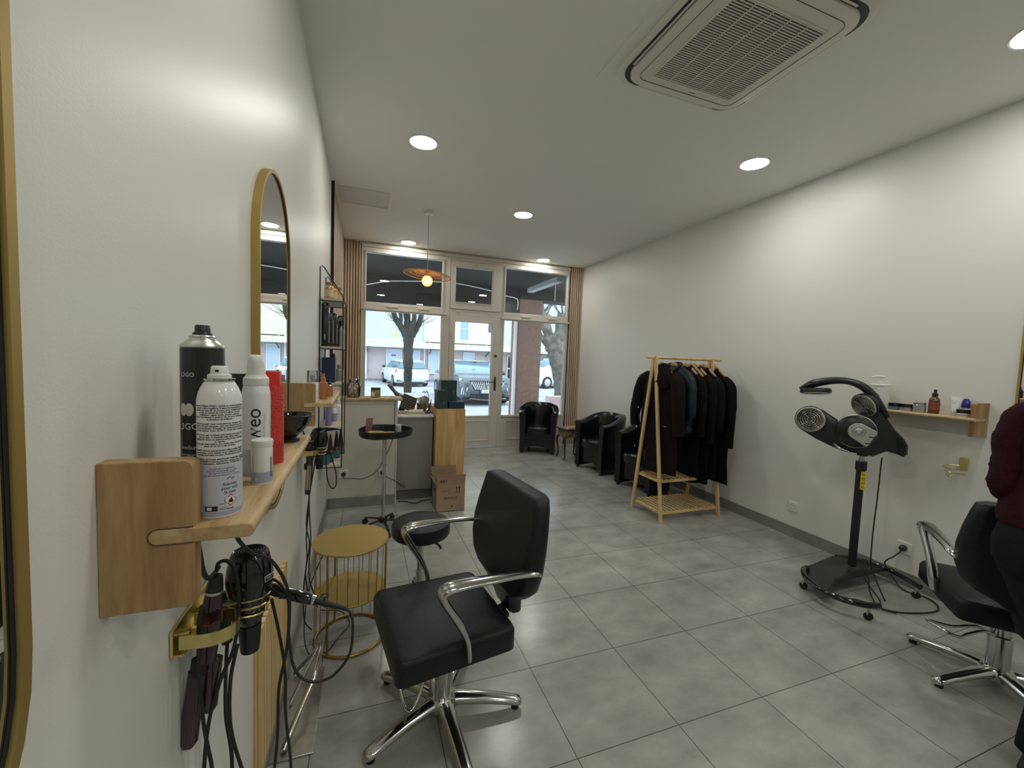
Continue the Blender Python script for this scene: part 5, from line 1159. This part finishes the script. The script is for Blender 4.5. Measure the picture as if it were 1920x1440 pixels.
# small dark table with curved legs
t = thing('small_side_table', 'small dark side table with curved legs between two tub armchairs', 'side table', (2.84, 5.26, 0))
DW = mat('dark_wood', (.035, .022, .015), .3, noise=.3, nscale=10)
MB().box(2.68, 3.00, 5.12, 5.40, .425, .445).build('table_top', DW, t, bevel=.006); MB().box(2.70, 2.98, 5.14, 5.38, .32, .425).build('drawer_box', mat('inlaid_wood', (.20, .16, .10), .4, noise=.5, nscale=25), t, bevel=.004)
for sx in (-1, 1):
    for sy in (-1, 1):
        x, y = 2.84+sx*.13, 5.26+sy*.11
        MB().tube([(x, y, .33), (x+sx*.018, y+sy*.015, .27), (x+sx*.006, y, .15), (x+sx*.0, y, .06), (x+sx*.022, y+sy*.01, .008)], [.017, .018, .011, .009, .012], 10, smooth=4).build('leg', DW, t)
t = thing('magazine_pile', 'pinkish magazines lying on the small side table', 'magazines', (2.80, 5.24, .446))
for k, m_ in enumerate((PWHITE, mat('pink_cover', (.50, .25, .22), .4))): MB().box(2.74, 2.93, 5.16, 5.32, .446+.008*k, .453+.008*k, Matrix.Translation((2.83, 5.3, 0)) @ Matrix.Rotation(.2*k, 4, 'Z') @ Matrix.Translation((-2.83, -5.3, 0))).build('magazine', m_, t)

# ---------------- coat rack
t = thing('coat_rack', 'pine A-frame coat rack with two slatted shelves against the right wall', 'coat rack', (2.85, 3.11, 0))
ya, yb, yc = 2.905, 3.325, 3.115
for x in (2.52, 3.19):
    for y in (ya, yb):
        d = Vector((0, (yc+(.012 if y > yc else -.012))-y, 1.49)); s_ = Vector((0, .017, 0))
        MB().prism([(x-.009, y-.017, .0005), (x+.009, y-.017, .0005), (x+.009, y+.017, .0005), (x-.009, y+.017, .0005)], d).build('leg', PINE, t, bevel=.002)
MB().cyl((2.43, yc, 1.478), (3.315, yc, 1.478), .0125, n=18).build('hanging_rod', PINEX, t)
def slatshelf(z, f):
    y0, y1 = ya+(yc-ya)*f+.016, yb-(yb-yc)*f-.016
    b = MB()
    for yy in (y0, y1): b.box(2.529, 3.181, yy-.006, yy+.006, z-.012, z+.012)
    for xx in (2.533, 3.177): b.box(xx-.004, xx+.014 if xx < 3 else xx+.004, y0-.01, y1+.01, z-.012, z+.012)
    fr = b.build('shelf_frame', PINEX, t, bevel=.001)
    for k in range(13): x = 2.570+.0475*k; MB().box(x-.0095, x+.0095, y0-.004, y1+.004, z+.012, z+.019).build('slat', PINE, fr)
slatshelf(.075, .05); slatshelf(.355, .24)
CL = lambda n, c_, **k: mat(n, c_, .85, sheen=.0, noise=.15, nscale=14, bump=.6, bscale=50, **k)
def hanger(x, label, wood_=True):
    t = thing('clothes_hanger', label, 'hanger', (x, yc, 1.478), group='hangers on the coat rack')
    MB().tube([(x, yc+.018, 1.480), (x, yc+.010, 1.4945), (x, yc-.008, 1.4945), (x, yc-.016, 1.478), (x, yc-.004, 1.462), (x, yc, 1.445), (x, yc, 1.425)], .0017, 6, smooth=4).build('hook', STEEL, t)
    MB().tube([(x, yc-.165, 1.318), (x, yc-.09, 1.375), (x, yc, 1.420), (x, yc+.09, 1.375), (x, yc+.165, 1.318)], [.008, .012, .017, .012, .008], 10, smooth=3, flat=1.3, up=(0, 0, 1)).build('shoulder_bar', mat('hanger_wood', (.40, .25, .13), .5) if wood_ else BLK, t)
def coat(name, label, cat, x, m_, wid, depth, zs, zb, seed, hood=False, sleeve=.50, puffy=0., drop=.0, ysh=0., group=None, belly=1., flare=0., sr=.040):
    t = thing(name, label, cat, (x, yc, zs))
    random.seed(seed); ph = [random.uniform(0, 6.28) for _ in range(6)]; b = MB(); rings = []
    N = 26; L = zs-zb
    for i in range(N+1):
        f = i/N; z = zs-L*f
        sh = min(1, .30+2.9*f**.75) if f < .16 else 1
        w = wid*(.26+.70*(min(1, (f/.12))**.8)+.04) if f < .12 else wid*(1-.05*math.sin(f*3))+.02*f*belly
        dd = depth*(.55+.45*min(1, f/.12))*(1+.35*f)
        if puffy: q = 1+puffy*abs(math.sin(f*PI*8)); w *= q; dd *= q
        ring = []
        for k in range(40):
            a = 2*PI*k/40; fold = 1+(.03+.10*f)*math.sin(5*a+ph[0]+f*1.5)+.05*f*math.sin(9*a+ph[1])
            ring.append(Vector((x+dd*math.cos(a)*fold, yc+ysh+w*math.sin(a)*(1+.02*math.sin(3*f*6+ph[2])), z+(.012*math.sin(3*a+ph[3]) if i == N else 0)-drop*f*math.sin(a))))
        rings.append(ring)
    b.loft(rings); body = b.build('body', m_, t, ang=70)
    for s_ in (-1, 1):
        y0 = yc+ysh+s_*wid*.84; x_ = x-.012
        pts = [(x, y0-s_*.05, zs-.075), (x_, y0+s_*.030, zs-.14), (x_-.015, y0+s_*.065, zs-.28), (x_-.025, y0+s_*(.085+flare*.5), zs-.45), (x_-.015, y0+s_*(.075+flare), zs-sleeve)]
        P = catmull(pts, 7); n = len(P)
        rr_ = [(sr+.014*math.sin(PI*min(1, i/n*1.3)))*(1+.025*math.sin(i*.9+ph[4])+(puffy*.8*abs(math.sin(i*.75)) if puffy else 0)) for i in range(n)]
        MB().tube(P, rr_, 14, flat=.85, up=(1, 0, 0)).build('sleeve', m_, t, ang=70)
    b = MB(); b.tube([(x-.03, yc+ysh-.075, zs+.005), (x+.02, yc+ysh-.05, zs+.020), (x+.035, yc+ysh, zs+.028), (x+.02, yc+ysh+.05, zs+.020), (x-.03, yc+ysh+.075, zs+.005), (x-.05, yc+ysh+.04, zs-.06), (x-.052, yc+ysh-.04, zs-.06)], .016, 8, closed=True, smooth=3); b.build('collar', m_, t, ang=70)
    if hood:
        b = MB(); b.loft([[Vector((x-.020-.035*f+r*.34*math.cos(a), yc+ysh-.055+r*1.25*math.sin(a)*(1-.2*f), zs+.045-.20*f-.05*abs(math.sin(a))*f)) for a in [2*PI*k/24 for k in range(24)]] for f, r in ((0, .02), (.10, .06), (.35, .105), (.6, .125), (.85, .12), (1, .07))]); b.build('hood', m_, t, ang=70)
    return t
C1 = CL('brown_black_wool', (.0095, .0052, .006), spec=.15); C2 = CL('black_coat_cloth', (.0035, .0035, .0042), spec=.15); C3 = mat('navy_quilt', (.006, .009, .018), .5, spec=.3, noise=.1, nscale=10); C4 = CL('dark_grey_cloth', (.0055, .0055, .006), spec=.15)
t = coat('hooded_coat', 'dark brown hooded duffle coat, first on the rack', 'coat', 2.60, C1, .245, .050, 1.385, .43, 1, hood=True, sleeve=.58, flare=.02, sr=.052)
for k in range(4): MB().sphere((2.545-.008*k, 3.335, 1.18-.19*k), (.005, .009, .009), 10, 6).build('snap_button', STEEL, t)
MB().tube([(2.540, 3.20, .60), (2.538, 3.20, .50)], .002, 6).build('zip', STEEL, t); MB().box(2.535, 2.545, 2.93, 2.97, .86, .866).build('pocket_zip', STEEL, t)
coat('puffer_jacket', 'navy quilted puffer jacket hanging behind the brown coat', 'jacket', 2.745, C3, .21, .058, 1.405, .80, 2, sleeve=.34, puffy=.10, ysh=-.02)
coat('dark_coat', 'long black coat hanging in the middle of the rack', 'coat', 2.885, C2, .215, .032, 1.385, .40, 3, sleeve=.60)
coat('dark_coat', 'black coat with a drooping sleeve, right of the bare hangers', 'coat', 2.990, C2, .225, .028, 1.38, .30, 4, sleeve=.66, drop=.03)
coat('dark_coat', 'charcoal coat hanging second from the wall end', 'coat', 3.093, C4, .220, .026, 1.375, .36, 5, sleeve=.55)
coat('dark_coat', 'last black coat, at the wall end of the rack', 'coat', 3.212, C2, .240, .038, 1.37, .33, 6, sleeve=.70, drop=-.02)
for x, l in ((2.60, 'wooden hanger carrying the brown hooded coat'), (2.745, 'hanger carrying the navy puffer jacket'), (2.885, 'wooden hanger of the long black coat in the middle'), (2.940, 'bare copper toned hanger between the dark coats'), (2.990, 'wooden hanger of the coat with the drooping sleeve'), (3.093, 'wooden hanger of the charcoal coat'), (3.212, 'wooden hanger of the last coat at the wall end')): hanger(x, l)
# ================================================================ HOODED DRYER ON STAND
t = thing('infrared_hair_dryer', 'black multi-arm infrared hair dryer on a rolling stand by the right wall', 'hair processor', (3.15, 1.75, 0))
HX, HY = 3.12, 1.73
MB().cyl((3.15, 1.75, .10), (3.128, 1.737, .80), .0235, .0235, 24).build('outer_pole', BLKM, t); MB().cyl((3.128, 1.737, .80), (3.122, 1.732, .90), .0145, n=20).build('inner_pole', CHROME, t)
MB().cyl((3.130, 1.738, .765), (3.127, 1.736, .825), .031, n=20).build('height_collar', BLK, t, bevel=.003)
st = MB().box(-.0135, .0135, -.06, .06, .0002, .0012, Mx((3.117, 1.711, .70), (.485, -.875, 0), (0, 0, 1))).build('warning_sticker', mat('warning_yellow', (.75, .60, .02), .4), t, smooth=False)
for k in range(4):
    b = MB(); Mk = Mx((3.117, 1.711, .657+.028*k), (.485, -.875, 0), (0, 0, 1)); b.tube([Mk @ Vector((.008*math.cos(a), .008*math.sin(a), .0016)) for a in [2*PI*j/14 for j in range(14)]] if k else [Mk @ Vector(v) for v in ((-.009, -.008, .0016), (.009, -.008, .0016), (0, .009, .0016))], .0011, 5, closed=True); b.tube([Mk @ Vector((-.005, -.005, .0016)), Mk @ Vector((.005, .005, .0016))], .001, 5); b.build('sticker_print', TXTK, st)
# base: two bowed tubes and a plate
b = MB(); b.tube([(2.835, 1.835, .085), (2.79, 1.825, .085), (2.74, 1.79, .085), (2.690, 1.736, .085), (2.640, 1.615, .085), (2.655, 1.51, .085), (2.720, 1.435, .085), (2.80, 1.400, .085)], .017, 14, smooth=4); b.build('front_tube', BLKG, t)
b = MB(); b.tube([(3.215, 1.885, .085), (3.28, 1.86, .085), (3.345, 1.78, .085), (3.372, 1.70, .085), (3.365, 1.60, .085), (3.305, 1.455, .085)], .017, 14, smooth=4); b.build('rear_tube', BLKG, t)
b = MB(); b.loft([[(2.70, 1.74, .075), (2.66, 1.58, .075), (2.86, 1.66, .075), (3.10, 1.66, .075), (3.37, 1.66, .075), (3.36, 1.80, .075), (3.15, 1.90, .075), (2.86, 1.86, .075)], [(2.71, 1.735, .085), (2.675, 1.60, .085), (2.87, 1.675, .088), (3.08, 1.675, .112), (3.35, 1.67, .088), (3.34, 1.79, .088), (3.14, 1.87, .112), (2.88, 1.84, .095)]]); b.build('base_plate', BLK, t, bevel=.004)
for x, y in ((2.705, 1.762), (2.745, 1.420), (3.225, 1.868), (3.315, 1.475)):
    b = MB(); b.cyl((x, y, .045), (x, y, .075), .008, n=12); b.box(x-.012, x+.012, y-.004, y+.004, .03, .05); cs = b.build('caster', CHROME, t)
    b = MB(); b.cyl((x-.011, y, .0205), (x-.003, y, .0205), .020, n=20); b.cyl((x+.003, y, .0205), (x+.011, y, .0205), .020, n=20); b.build('wheel', BLKM, cs)
# head, drawn in its own upright plane facing the chair
HM = Mx((HX, HY, 0), (.4848, -.8746, 0), (0, 0, 1))      # local x to the right, y up, z toward the viewer
def hb(): return MB()
HB = mat('dark_grey_plastic', (.012, .0125, .013), .33)
b = MB()
out = [(.00, .875), (.05, .868), (.115, .915), (.165, .905), (.195, .893), (.212, .912), (.212, .965), (.195, 1.00), (.150, 1.05), (.105, 1.12), (.075, 1.17), (.035, 1.215), (-.03, 1.15), (-.06, 1.10), (-.10, 1.00), (-.075, .93)]
b.loft([[(x*s_+cx_*(1-s_), y*s_+1.0*(1-s_), z) for x, y in out] for s_, z, cx_ in ((.90, -.05, .05), (1, -.035, .05), (1, .015, .05), (.93, .035, .05))]); b.build('body', HB, t, ang=60, xf=HM)
b = MB(); b.tube([(.10, 1.13, 0), (.045, 1.235, .01), (-.02, 1.315, .02), (-.10, 1.352, .03), (-.19, 1.352, .04), (-.29, 1.325, .05), (-.365, 1.285, .05)], [.030, .040, .042, .036, .040, .046, .018], 16, smooth=4, flat=.62, up=(0, 1, 0)); b.build('upper_arm', HB, t, ang=70, xf=HM)
def lampdisc(cx_, r, nrm, up_):
    n_ = Vector(nrm).normalized(); u = Vector(up_)-Vector(up_).dot(n_)*n_; u.normalize(); v = n_.cross(u)
    L = Matrix.Identity(4)
    for i in range(3): L[i][0] = u[i]; L[i][1] = v[i]; L[i][2] = n_[i]
    L[0][3], L[1][3], L[2][3] = cx_
    X_ = HM @ L
    b = MB(); b.lathe([(r*1.02, -.018), (r*1.06, -.004), (r*1.06, .008), (r*.97, .014), (r*.93, .012)], n=36); p = b.build('lamp_housing', HB, t, xf=X_)
    MB().lathe([(r*1.0, .010), (r*.99, .016), (r*.90, .017), (r*.88, .012)], n=36).build('lamp_rim', ALU, p, xf=X_)
    MB().lathe([(r*.90, .010), (r*.6, .002), (r*.2, -.002), (.001, -.002)], n=36, cap=False).build('reflector', mat('lamp_reflector', (.38, .35, .31), .25, 1., bump=.8, bscale=90), p, xf=X_)
    b = MB()
    for q in range(5): b.tube([Vector(((r*.18+r*.16*q)*math.cos(2*PI*j/32), (r*.18+r*.16*q)*math.sin(2*PI*j/32), .014)) for j in range(32)], .0012, 5, closed=True)
    for q in range(8): a = 2*PI*q/8; b.tube([Vector((r*.1*math.cos(a), r*.1*math.sin(a), .0135)), Vector((r*.9*math.cos(a), r*.9*math.sin(a), .0135))], .0010, 5)
    b.build('wire_guard', STEEL, p, xf=X_)
    b = MB(); b.tube([Vector((r*.30*math.cos(j*.5)*(1-.01*j), r*.30*math.sin(j*.5)*(1-.01*j), .008)) for j in range(44)], .0035, 6); b.build('heating_coil', BLKM, p, xf=X_)
    return p
b = MB(); b.tube([(.0, .93, .015), (-.10, .955, .035), (-.20, 1.02, .05), (-.285, 1.075, .05)], [.055, .070, .092, .096], 18, smooth=3, flat=.28, up=(0, 0, 1)); b.build('left_arm', HB, t, ang=70, xf=HM)

lampdisc((-.288, 1.078, .070), .087, (-.12, .05, 1), (0, 1, 0))
lampdisc((-.010, 1.200, .030), .078, (-.55, -.35, .75), (.5, 1, 0))
lampdisc((-.275, 1.272, .045), .085, (.08, -1, .12), (1, 0, 0))
b = MB(); b.lathe([(.104, -.03), (.108, 0), (.104, .03), (.085, .045), (.001, .046)], n=40); b.build('control_hub', HB, t, xf=HM @ Matrix.Translation((-.045, 1.027, .05)))
b = MB(); b.lathe([(.1035, -.002), (.1095, 0), (.1095, .006), (.1035, .008)], n=40, cap=False); b.build('hub_ring', ALU, t, xf=HM @ Matrix.Translation((-.045, 1.027, .05)))
SIL = mat('silver_panel', (.50, .50, .49), .35, .7)
b = MB(); pp = []
for k in range(17): a = R_(55+185*k/16); pp.append((-.030+.054*math.cos(a), 1.032+.054*math.sin(a)))
pp += [(.004, .944), (.012, .940), (.022, .944), (.060, 1.028), (.061, 1.038), (.054, 1.048)]
b.prism([(x, y, .096) for x, y in pp], (0, 0, .008)); cp = b.build('control_panel', SIL, t, bevel=.003, xf=HM)
b = MB(); b.lathe([(.036, 0), (.036, .003), (.031, .004), (.030, .001)], n=36, cap=False); b.lathe([(.020, 0), (.020, .006), (.014, .008), (.001, .008)], n=30); b.build('dial', ALU, cp, xf=HM @ Matrix.Translation((-.028, 1.035, .104)))
b = MB(); b.lathe([(.0305, .0005), (.0205, .0005)], n=36, cap=False); b.build('dial_groove', mat('grey_plastic', None), cp, xf=HM @ Matrix.Translation((-.028, 1.035, .104)))
for x, y in ((.036, 1.005), (.018, .962)): MB().box(x-.012, x+.012, y-.003, y+.003, .104, .106).build('button', BLKM, cp, xf=HM)
b = MB(); b.tube([(-.15, .93, .06), (-.115, .90, .06), (-.07, .885, .05)], [.006, .012, .006], 10, smooth=3); b.build('chrome_trim', CHROME, t, xf=HM)
b = MB(); b.lathe([(.03, -.02), (.034, .02), (.03, .03)], n=24); b.build('neck', BLK, t, xf=Matrix.Translation((HX, HY, .885)))

_, M_ = socket('s', (XR-.0005, 2.374, .258), 'x-', 'white empty socket low on the right wall, between rack and hooded dryer')
_, M2 = socket('s', (XR-.0005, 1.614, .249), 'x-', 'white socket on the right wall with the dryer plug in it'); plug(M2, 'black round plug of the hooded dryer in the right wall socket')
cable([(3.395, 1.614, .225), (3.36, 1.63, .19), (3.34, 1.66, .15), (3.345, 1.66, .115), (3.35, 1.62, .06), (3.34, 1.55, .006), (3.375, 1.45, .006), (3.32, 1.37, .006), (3.22, 1.345, .006), (3.05, 1.385, .006), (2.96, 1.44, .006), (2.93, 1.52, .006), (2.88, 1.58, .006), (2.85, 1.53, .006), (2.92, 1.47, .006), (3.0, 1.50, .02), (3.01, 1.56, .07), (3.04, 1.62, .115), (3.10, 1.66, .13), (3.09, 1.62, .10), (3.04, 1.58, .04), (2.98, 1.52, .012), (2.93, 1.46, .010), (2.97, 1.40, .008)], .0042, 'black mains lead coiled on the floor around the hooded dryer base')
cable([(3.185, 1.655, .865), (3.20, 1.665, .80), (3.195, 1.665, .6), (3.175, 1.66, .4), (3.165, 1.655, .25), (3.17, 1.65, .14), (3.15, 1.60, .06), (3.05, 1.50, .012)], .0040, 'black lead hanging from the dryer head beside its pole')

# ---------------- products on the right shelf
SR = 1.176
t = thing('pump_bottle', 'large white square pump bottle with a round black logo on the right shelf', 'bottle', (3.368, 1.80, SR))
b = MB(); b.loft([rr(3.368, 1.80, .040, .045, .012, SR+z) for z in (.0005, .006, .150)]+[rr(3.368, 1.80, .043, .048, .012, SR+z) for z in (.152, .160)]+[rr(3.368, 1.80, .036, .040, .012, SR+.165)]); b.build('body', WC, t, ang=30)
MB().lathe([(.016, .165), (.016, .180), (.010, .185), (.0045, .19), (.0045, .208)], (3.368, 1.80, SR), 20).build('collar', PWHITE, t)
MB().tube([(3.385, 1.79, SR+.212), (3.36, 1.80, SR+.215), (3.335, 1.815, SR+.214), (3.315, 1.825, SR+.206)], [.009, .010, .008, .005], 12, smooth=3).build('pump_head', PWHITE, t)
MF = Mx((3.3275, 1.80, SR+.075), (0, -1, 0), (0, 0, 1))
b = MB(); b.lathe([(.024, 0), (.024, .0006), (.001, .0007)], n=32); lg = b.build('logo_disc', TXTK, t, xf=MF); text('logo_text', 'D', .028, MF @ Matrix.Translation((0, -.010, .0012)), TXTW, lg)
text('label_text', 'shampoo', .012, MF @ Matrix.Translation((-.01, .052, .0010)), mat('grey_print', None), t); MB().box(3.3268, 3.3275, 1.757, 1.843, SR+.060, SR+.0615).build('label_line', mat('grey_print', None), t)
for x, y, l, w in ((3.345, 1.695, 'black and blue flat jar on the right shelf beside the pump bottle', mat('blue_label', (.10, .18, .28), .4)), (3.345, 1.632, 'black lidded jar with a silver label on the right shelf', mat('silver_label', (.45, .47, .48), .3, .6))):
    t = thing('flat_jar', l, 'jar', (x, y, SR)); MB().lathe([(.033, .0005), (.034, .003), (.034, .024)], (x, y, SR), 30).build('body', w, t); MB().lathe([(.035, .0242), (.035, .044), (.033, .046), (.001, .046)], (x, y, SR), 30).build('lid', BLKG, t)
t = thing('glass_jar', 'clear glass jar with a silver lid in the middle of the right shelf', 'jar', (3.345, 1.575, SR)); MB().lathe([(.030, .0005), (.032, .004), (.032, .045), (.028, .050)], (3.345, 1.565, SR), 30).build('body', mat('smoky_glass', (.33, .34, .33), .12, coat=.8), t); MB().lathe([(.031, .050), (.031, .062), (.001, .063)], (3.345, 1.565, SR), 30).build('lid', ALU, t)
t = thing('amber_bottle', 'amber bottle with a black pump in the middle of the right shelf', 'bottle', (3.355, 1.512, SR)); MB().lathe([(.024, .0005), (.026, .004), (.026, .085), (.020, .098), (.012, .104), (.012, .110)], (3.355, 1.500, SR), 30).build('body', mat('amber_liquid', (.09, .022, .008), .12, coat=.8), t); MB().lathe([(.0263, .022), (.0263, .072)], (3.355, 1.500, SR), 30, cap=False).build('label', mat('rust_label', (.22, .055, .025), .5), t); MB().lathe([(.014, .108), (.014, .125), (.008, .130), (.007, .150), (.001, .151)], (3.355, 1.500, SR), 20).build('pump', BLK, t)
t = thing('cream_tube', 'white squeeze tube standing on its cap on the right shelf', 'tube', (3.365, 1.415, SR)); MB().lathe([(.016, .0005), (.017, .003), (.017, .024)], (3.365, 1.405, SR), 20).build('cap', mat('clear_cap', (.55, .56, .55), .2), t)
b = MB(); b.loft([[(3.365+rx*math.cos(2*PI*k/24), 1.405+ry*math.sin(2*PI*k/24), SR+z) for k in range(24)] for z, rx, ry in ((.0245, .018, .018), (.05, .017, .021), (.085, .010, .026), (.112, .002, .030), (.118, .0015, .031))]); b.build('body', WC, t)
TF = Mx((3.346, 1.405, SR+.08), (0, -1, 0), (0, 0, 1)); text('label_text', 'GOLDEN\nbalm', .009, Mx((3.3485, 1.405, SR+.085), (0, -1, 0), (.12, 0, 1)), mat('grey_print', None), t)
t = thing('flat_jar', 'white jar with a black lid at the near end of the right shelf', 'jar', (3.345, 1.356, SR)); MB().lathe([(.031, .0005), (.032, .003), (.032, .022)], (3.345, 1.358, SR), 30).build('body', PWHITE, t); MB().lathe([(.033, .0222), (.033, .042), (.031, .044), (.001, .044)], (3.345, 1.358, SR), 30).build('lid', BLKG, t)
MB().lathe([(.0324, .006), (.0324, .015)], (3.345, 1.358, SR), 30, cap=False).build('label_band', mat('grey_print', None), t)
BLU = mat('cobalt_plastic', (.012, .022, .30), .2, coat=.5)
t = thing('blue_spray_nozzle', 'cobalt blue capped mist bottle at the near end of the right shelf', 'bottle', (3.405, 1.372, SR)); MB().lathe([(.020, .0005), (.021, .003), (.021, .045), (.015, .055)], (3.408, 1.378, SR), 24).build('body', mat('clear_cap', None), t); MB().lathe([(.020, .052), (.0205, .062), (.018, .090), (.010, .105), (.001, .107)], (3.408, 1.378, SR), 24).build('cap', BLU, t)

# ================================================================ PERSON at the right edge
def skinbody(name, verts, edges, mt, parent, root=0, sub=2):
    me = bpy.data.meshes.new(name); me.from_pydata([v[:3] for v in verts], edges, []); me.materials.append(mt)
    o = bpy.data.objects.new(name, me); COL.objects.link(o)
    md = o.modifiers.new('skin', 'SKIN'); md.use_smooth_shade = True; md.branch_smoothing = .6
    for i, v in enumerate(verts):
        sv = me.skin_vertices[0].data[i]; sv.radius = (v[3], v[4] if len(v) > 4 else v[3]); sv.use_root = (i == root)
    s = o.modifiers.new('sub', 'SUBSURF'); s.levels = sub; s.render_levels = sub
    if parent: 
        o.parent = parent
        if 'wroot' in parent.keys(): o.matrix_parent_inverse = parent.matrix_basis.inverted()
    return o
PX, PY = 2.30, .615
P_ = thing('person', 'person in burgundy sweater and dark jeans standing at the right edge of the photo', 'person', (PX, PY, 0), R_(0))
def W3(x, y, z): # person frame: +x forward (toward the right wall, slightly away), +y to their left
    a = R_(8); return (PX+x*math.cos(a)-y*math.sin(a), PY+x*math.sin(a)+y*math.cos(a), z)
def V(x, y, z, r, r2=None): return (*W3(x, y, z), r, r2 or r)
# body: trunk, head, arms, legs in one skin
bv = [V(0, 0, .86, .10), V(0, 0, 1.0, .095), V(.01, 0, 1.15, .10), V(.01, 0, 1.27, .09), V(.01, 0, 1.36, .045), V(.03, 0, 1.44, .05), V(.045, 0, 1.53, .082), V(.03, 0, 1.62, .05)]
be = [(0, 1), (1, 2), (2, 3), (3, 4), (4, 5), (5, 6), (6, 7)]
def arm(s):
    i = len(bv); bv.extend([V(0, s*.13, 1.30, .040), V(-.03, s*.168, 1.06, .032), V(.09, s*.17, 1.005, .027), V(.25, s*.15, 1.03, .020), V(.29, s*.14, 1.03, .026, .014)]); be.extend([(3, i), (i, i+1), (i+1, i+2), (i+2, i+3), (i+3, i+4)])
def leg(s):
    i = len(bv); bv.extend([V(-.01, s*.085, .78, .07), V(0, s*.072-.065, .45, .045), V(-.02, s*.062-.03, .10, .030), V(.08, s*.066-.03, .035, .024)]); be.extend([(0, i), (i, i+1), (i+1, i+2), (i+2, i+3)])
arm(1); arm(-1); leg(1); leg(-1)
body = skinbody('body', bv, be, SKIN, P_)
# fingers and thumb of each hand, curled round a comb-like grip
for s in (1, -1):
    b = MB()
    for k in range(4):
        q = [W3(.29, s*.14, 1.038-.014*k+.012), W3(.325-.003*k, s*.135, 1.04-.014*k+.010), W3(.343-.004*k, s*.118, 1.037-.014*k+.008), W3(.335, s*.100, 1.034-.014*k+.006)]
        b.tube(q, [.0085, .008, .0075, .0055], 10, smooth=3)
    b.tube([W3(.275, s*.135, 1.045), W3(.295, s*.112, 1.060), W3(.318, s*.100, 1.056)], [.011, .009, .007], 10, smooth=3); b.build('fingers', SKIN, P_, ang=80)
# face
b = MB(); b.sphere(W3(.045, 0, 1.53), (.078, .070, .10), 24, 16); b.tube([W3(.118, 0, 1.545), W3(.135, 0, 1.52), W3(.122, 0, 1.508)], [.007, .012, .009], 10, smooth=3)
for s in (-1, 1): b.sphere(W3(.035, s*.072, 1.53), (.016, .008, .024), 10, 8)
b.build('face', SKIN, P_, ang=80)
for s in (-1, 1):
    e = MB().sphere(W3(.108, s*.028, 1.548), (.010, .011, .008), 12, 8).build('eye', PWHITE, P_); MB().sphere(W3(.1155, s*.028, 1.548), (.004, .005, .005), 8, 6).build('iris', mat('brown_iris', (.05, .025, .01), .2), e)
MB().tube([W3(.108, -.022, 1.487), W3(.117, 0, 1.485), W3(.108, .022, 1.487)], [.003, .006, .003], 8, smooth=3).build('mouth', mat('lips', (.40, .14, .12), .5), P_)
b = MB(); rings = []
for z, rx, ry, ox in ((1.645, .02, .02, .02), (1.635, .055, .055, .02), (1.60, .085, .083, .015), (1.55, .092, .088, .005), (1.48, .082, .09, -.02), (1.40, .060, .085, -.04), (1.33, .035, .07, -.055)):
    rings.append([W3(ox+rx*math.cos(a), ry*math.sin(a), z) for a in [2*PI*k/28 for k in range(28)]])
b.loft(rings); b.build('hair', mat('dark_brown_hair', (.010, .006, .004), .5, spec=.25, bump=.35, bscale=90, stretch=(3, 3, .4)), P_, ang=80)
SWM = mat('burgundy_knit', (.036, .005, .010), .85, spec=.2, noise=.25, nscale=90, bump=.8, bscale=240)
def body_ring(z, rx, ry, ox=0., n=40, ph=0.): return [W3(ox+rx*math.cos(a)*(1+.02*math.sin(5*a+ph)), ry*math.sin(a)*(1+.015*math.sin(4*a+ph)), z) for a in [2*PI*k/n for k in range(n)]]
b = MB(); b.loft([body_ring(*q) for q in ((.885, .135, .178), (.893, .145, .188), (.915, .148, .192), (.935, .146, .190), (.97, .140, .186, 0, 40, 1), (1.02, .132, .176, 0, 40, 2), (1.08, .124, .168, .005, 40, 3), (1.15, .120, .168, .01, 40, 3.5), (1.22, .115, .172, .01, 40, 4), (1.28, .100, .165, .01), (1.325, .078, .12, .005), (1.35, .062, .085, 0), (1.365, .055, .066, 0))]); sw = b.build('sweater', SWM, P_, ang=80)
for s in (1, -1):
    q = [W3(.005, s*.09, 1.315), W3(0, s*.148, 1.278), W3(-.02, s*.170, 1.20), W3(-.035, s*.168, 1.10), W3(-.045, s*.172, 1.035), W3(.00, s*.172, .995), W3(.09, s*.18, 1.005), W3(.20, s*.155, 1.03)]
    P = catmull(q, 6); n = len(P); r_ = [(.052-.015*i/n)*(1+.05*math.sin(i*1.1)+.03*math.sin(i*2.7)) for i in range(n)]
    MB().tube(P, r_, 18).build('sleeve', SWM, sw, ang=80)
JN = mat('dark_denim', (.006, .007, .010), .8, spec=.2, noise=.2, nscale=60, bump=.4, bscale=200)
b = MB(); b.loft([body_ring(*q) for q in ((.93, .13, .165), (.88, .14, .180, -.01), (.82, .148, .192, -.02), (.76, .14, .188, -.02), (.71, .11, .165, -.01), (.68, .07, .12, -.01))]); j_ = b.build('jeans', JN, P_, ang=80)
for s in (1, -1):
    MB().tube([W3(-.01, s*.090, .76), W3(-.01, s*.080-.03, .66), W3(0, s*.072-.065, .45), W3(-.015, s*.066-.055, .28), W3(-.02, s*.062-.03, .10), W3(-.02, s*.062-.03, .085)], [.095, .092, .066, .058, .050, .048], 20, smooth=4).build('trouser_leg', JN, j_, ang=80)
for s in (1, -1):
    b = MB(); b.loft([[W3(x+.0+w*.0, s*.065-.03+w*.85*math.cos(a), .032+h*math.sin(a)) for a in [2*PI*k/16 for k in range(16)]] for x, w, h in ((-.085, .018, .018), (-.07, .034, .030), (0, .038, .031), (.08, .044, .030), (.14, .040, .026), (.165, .020, .012))]); b.build('shoe', BLKM, P_, ang=80)
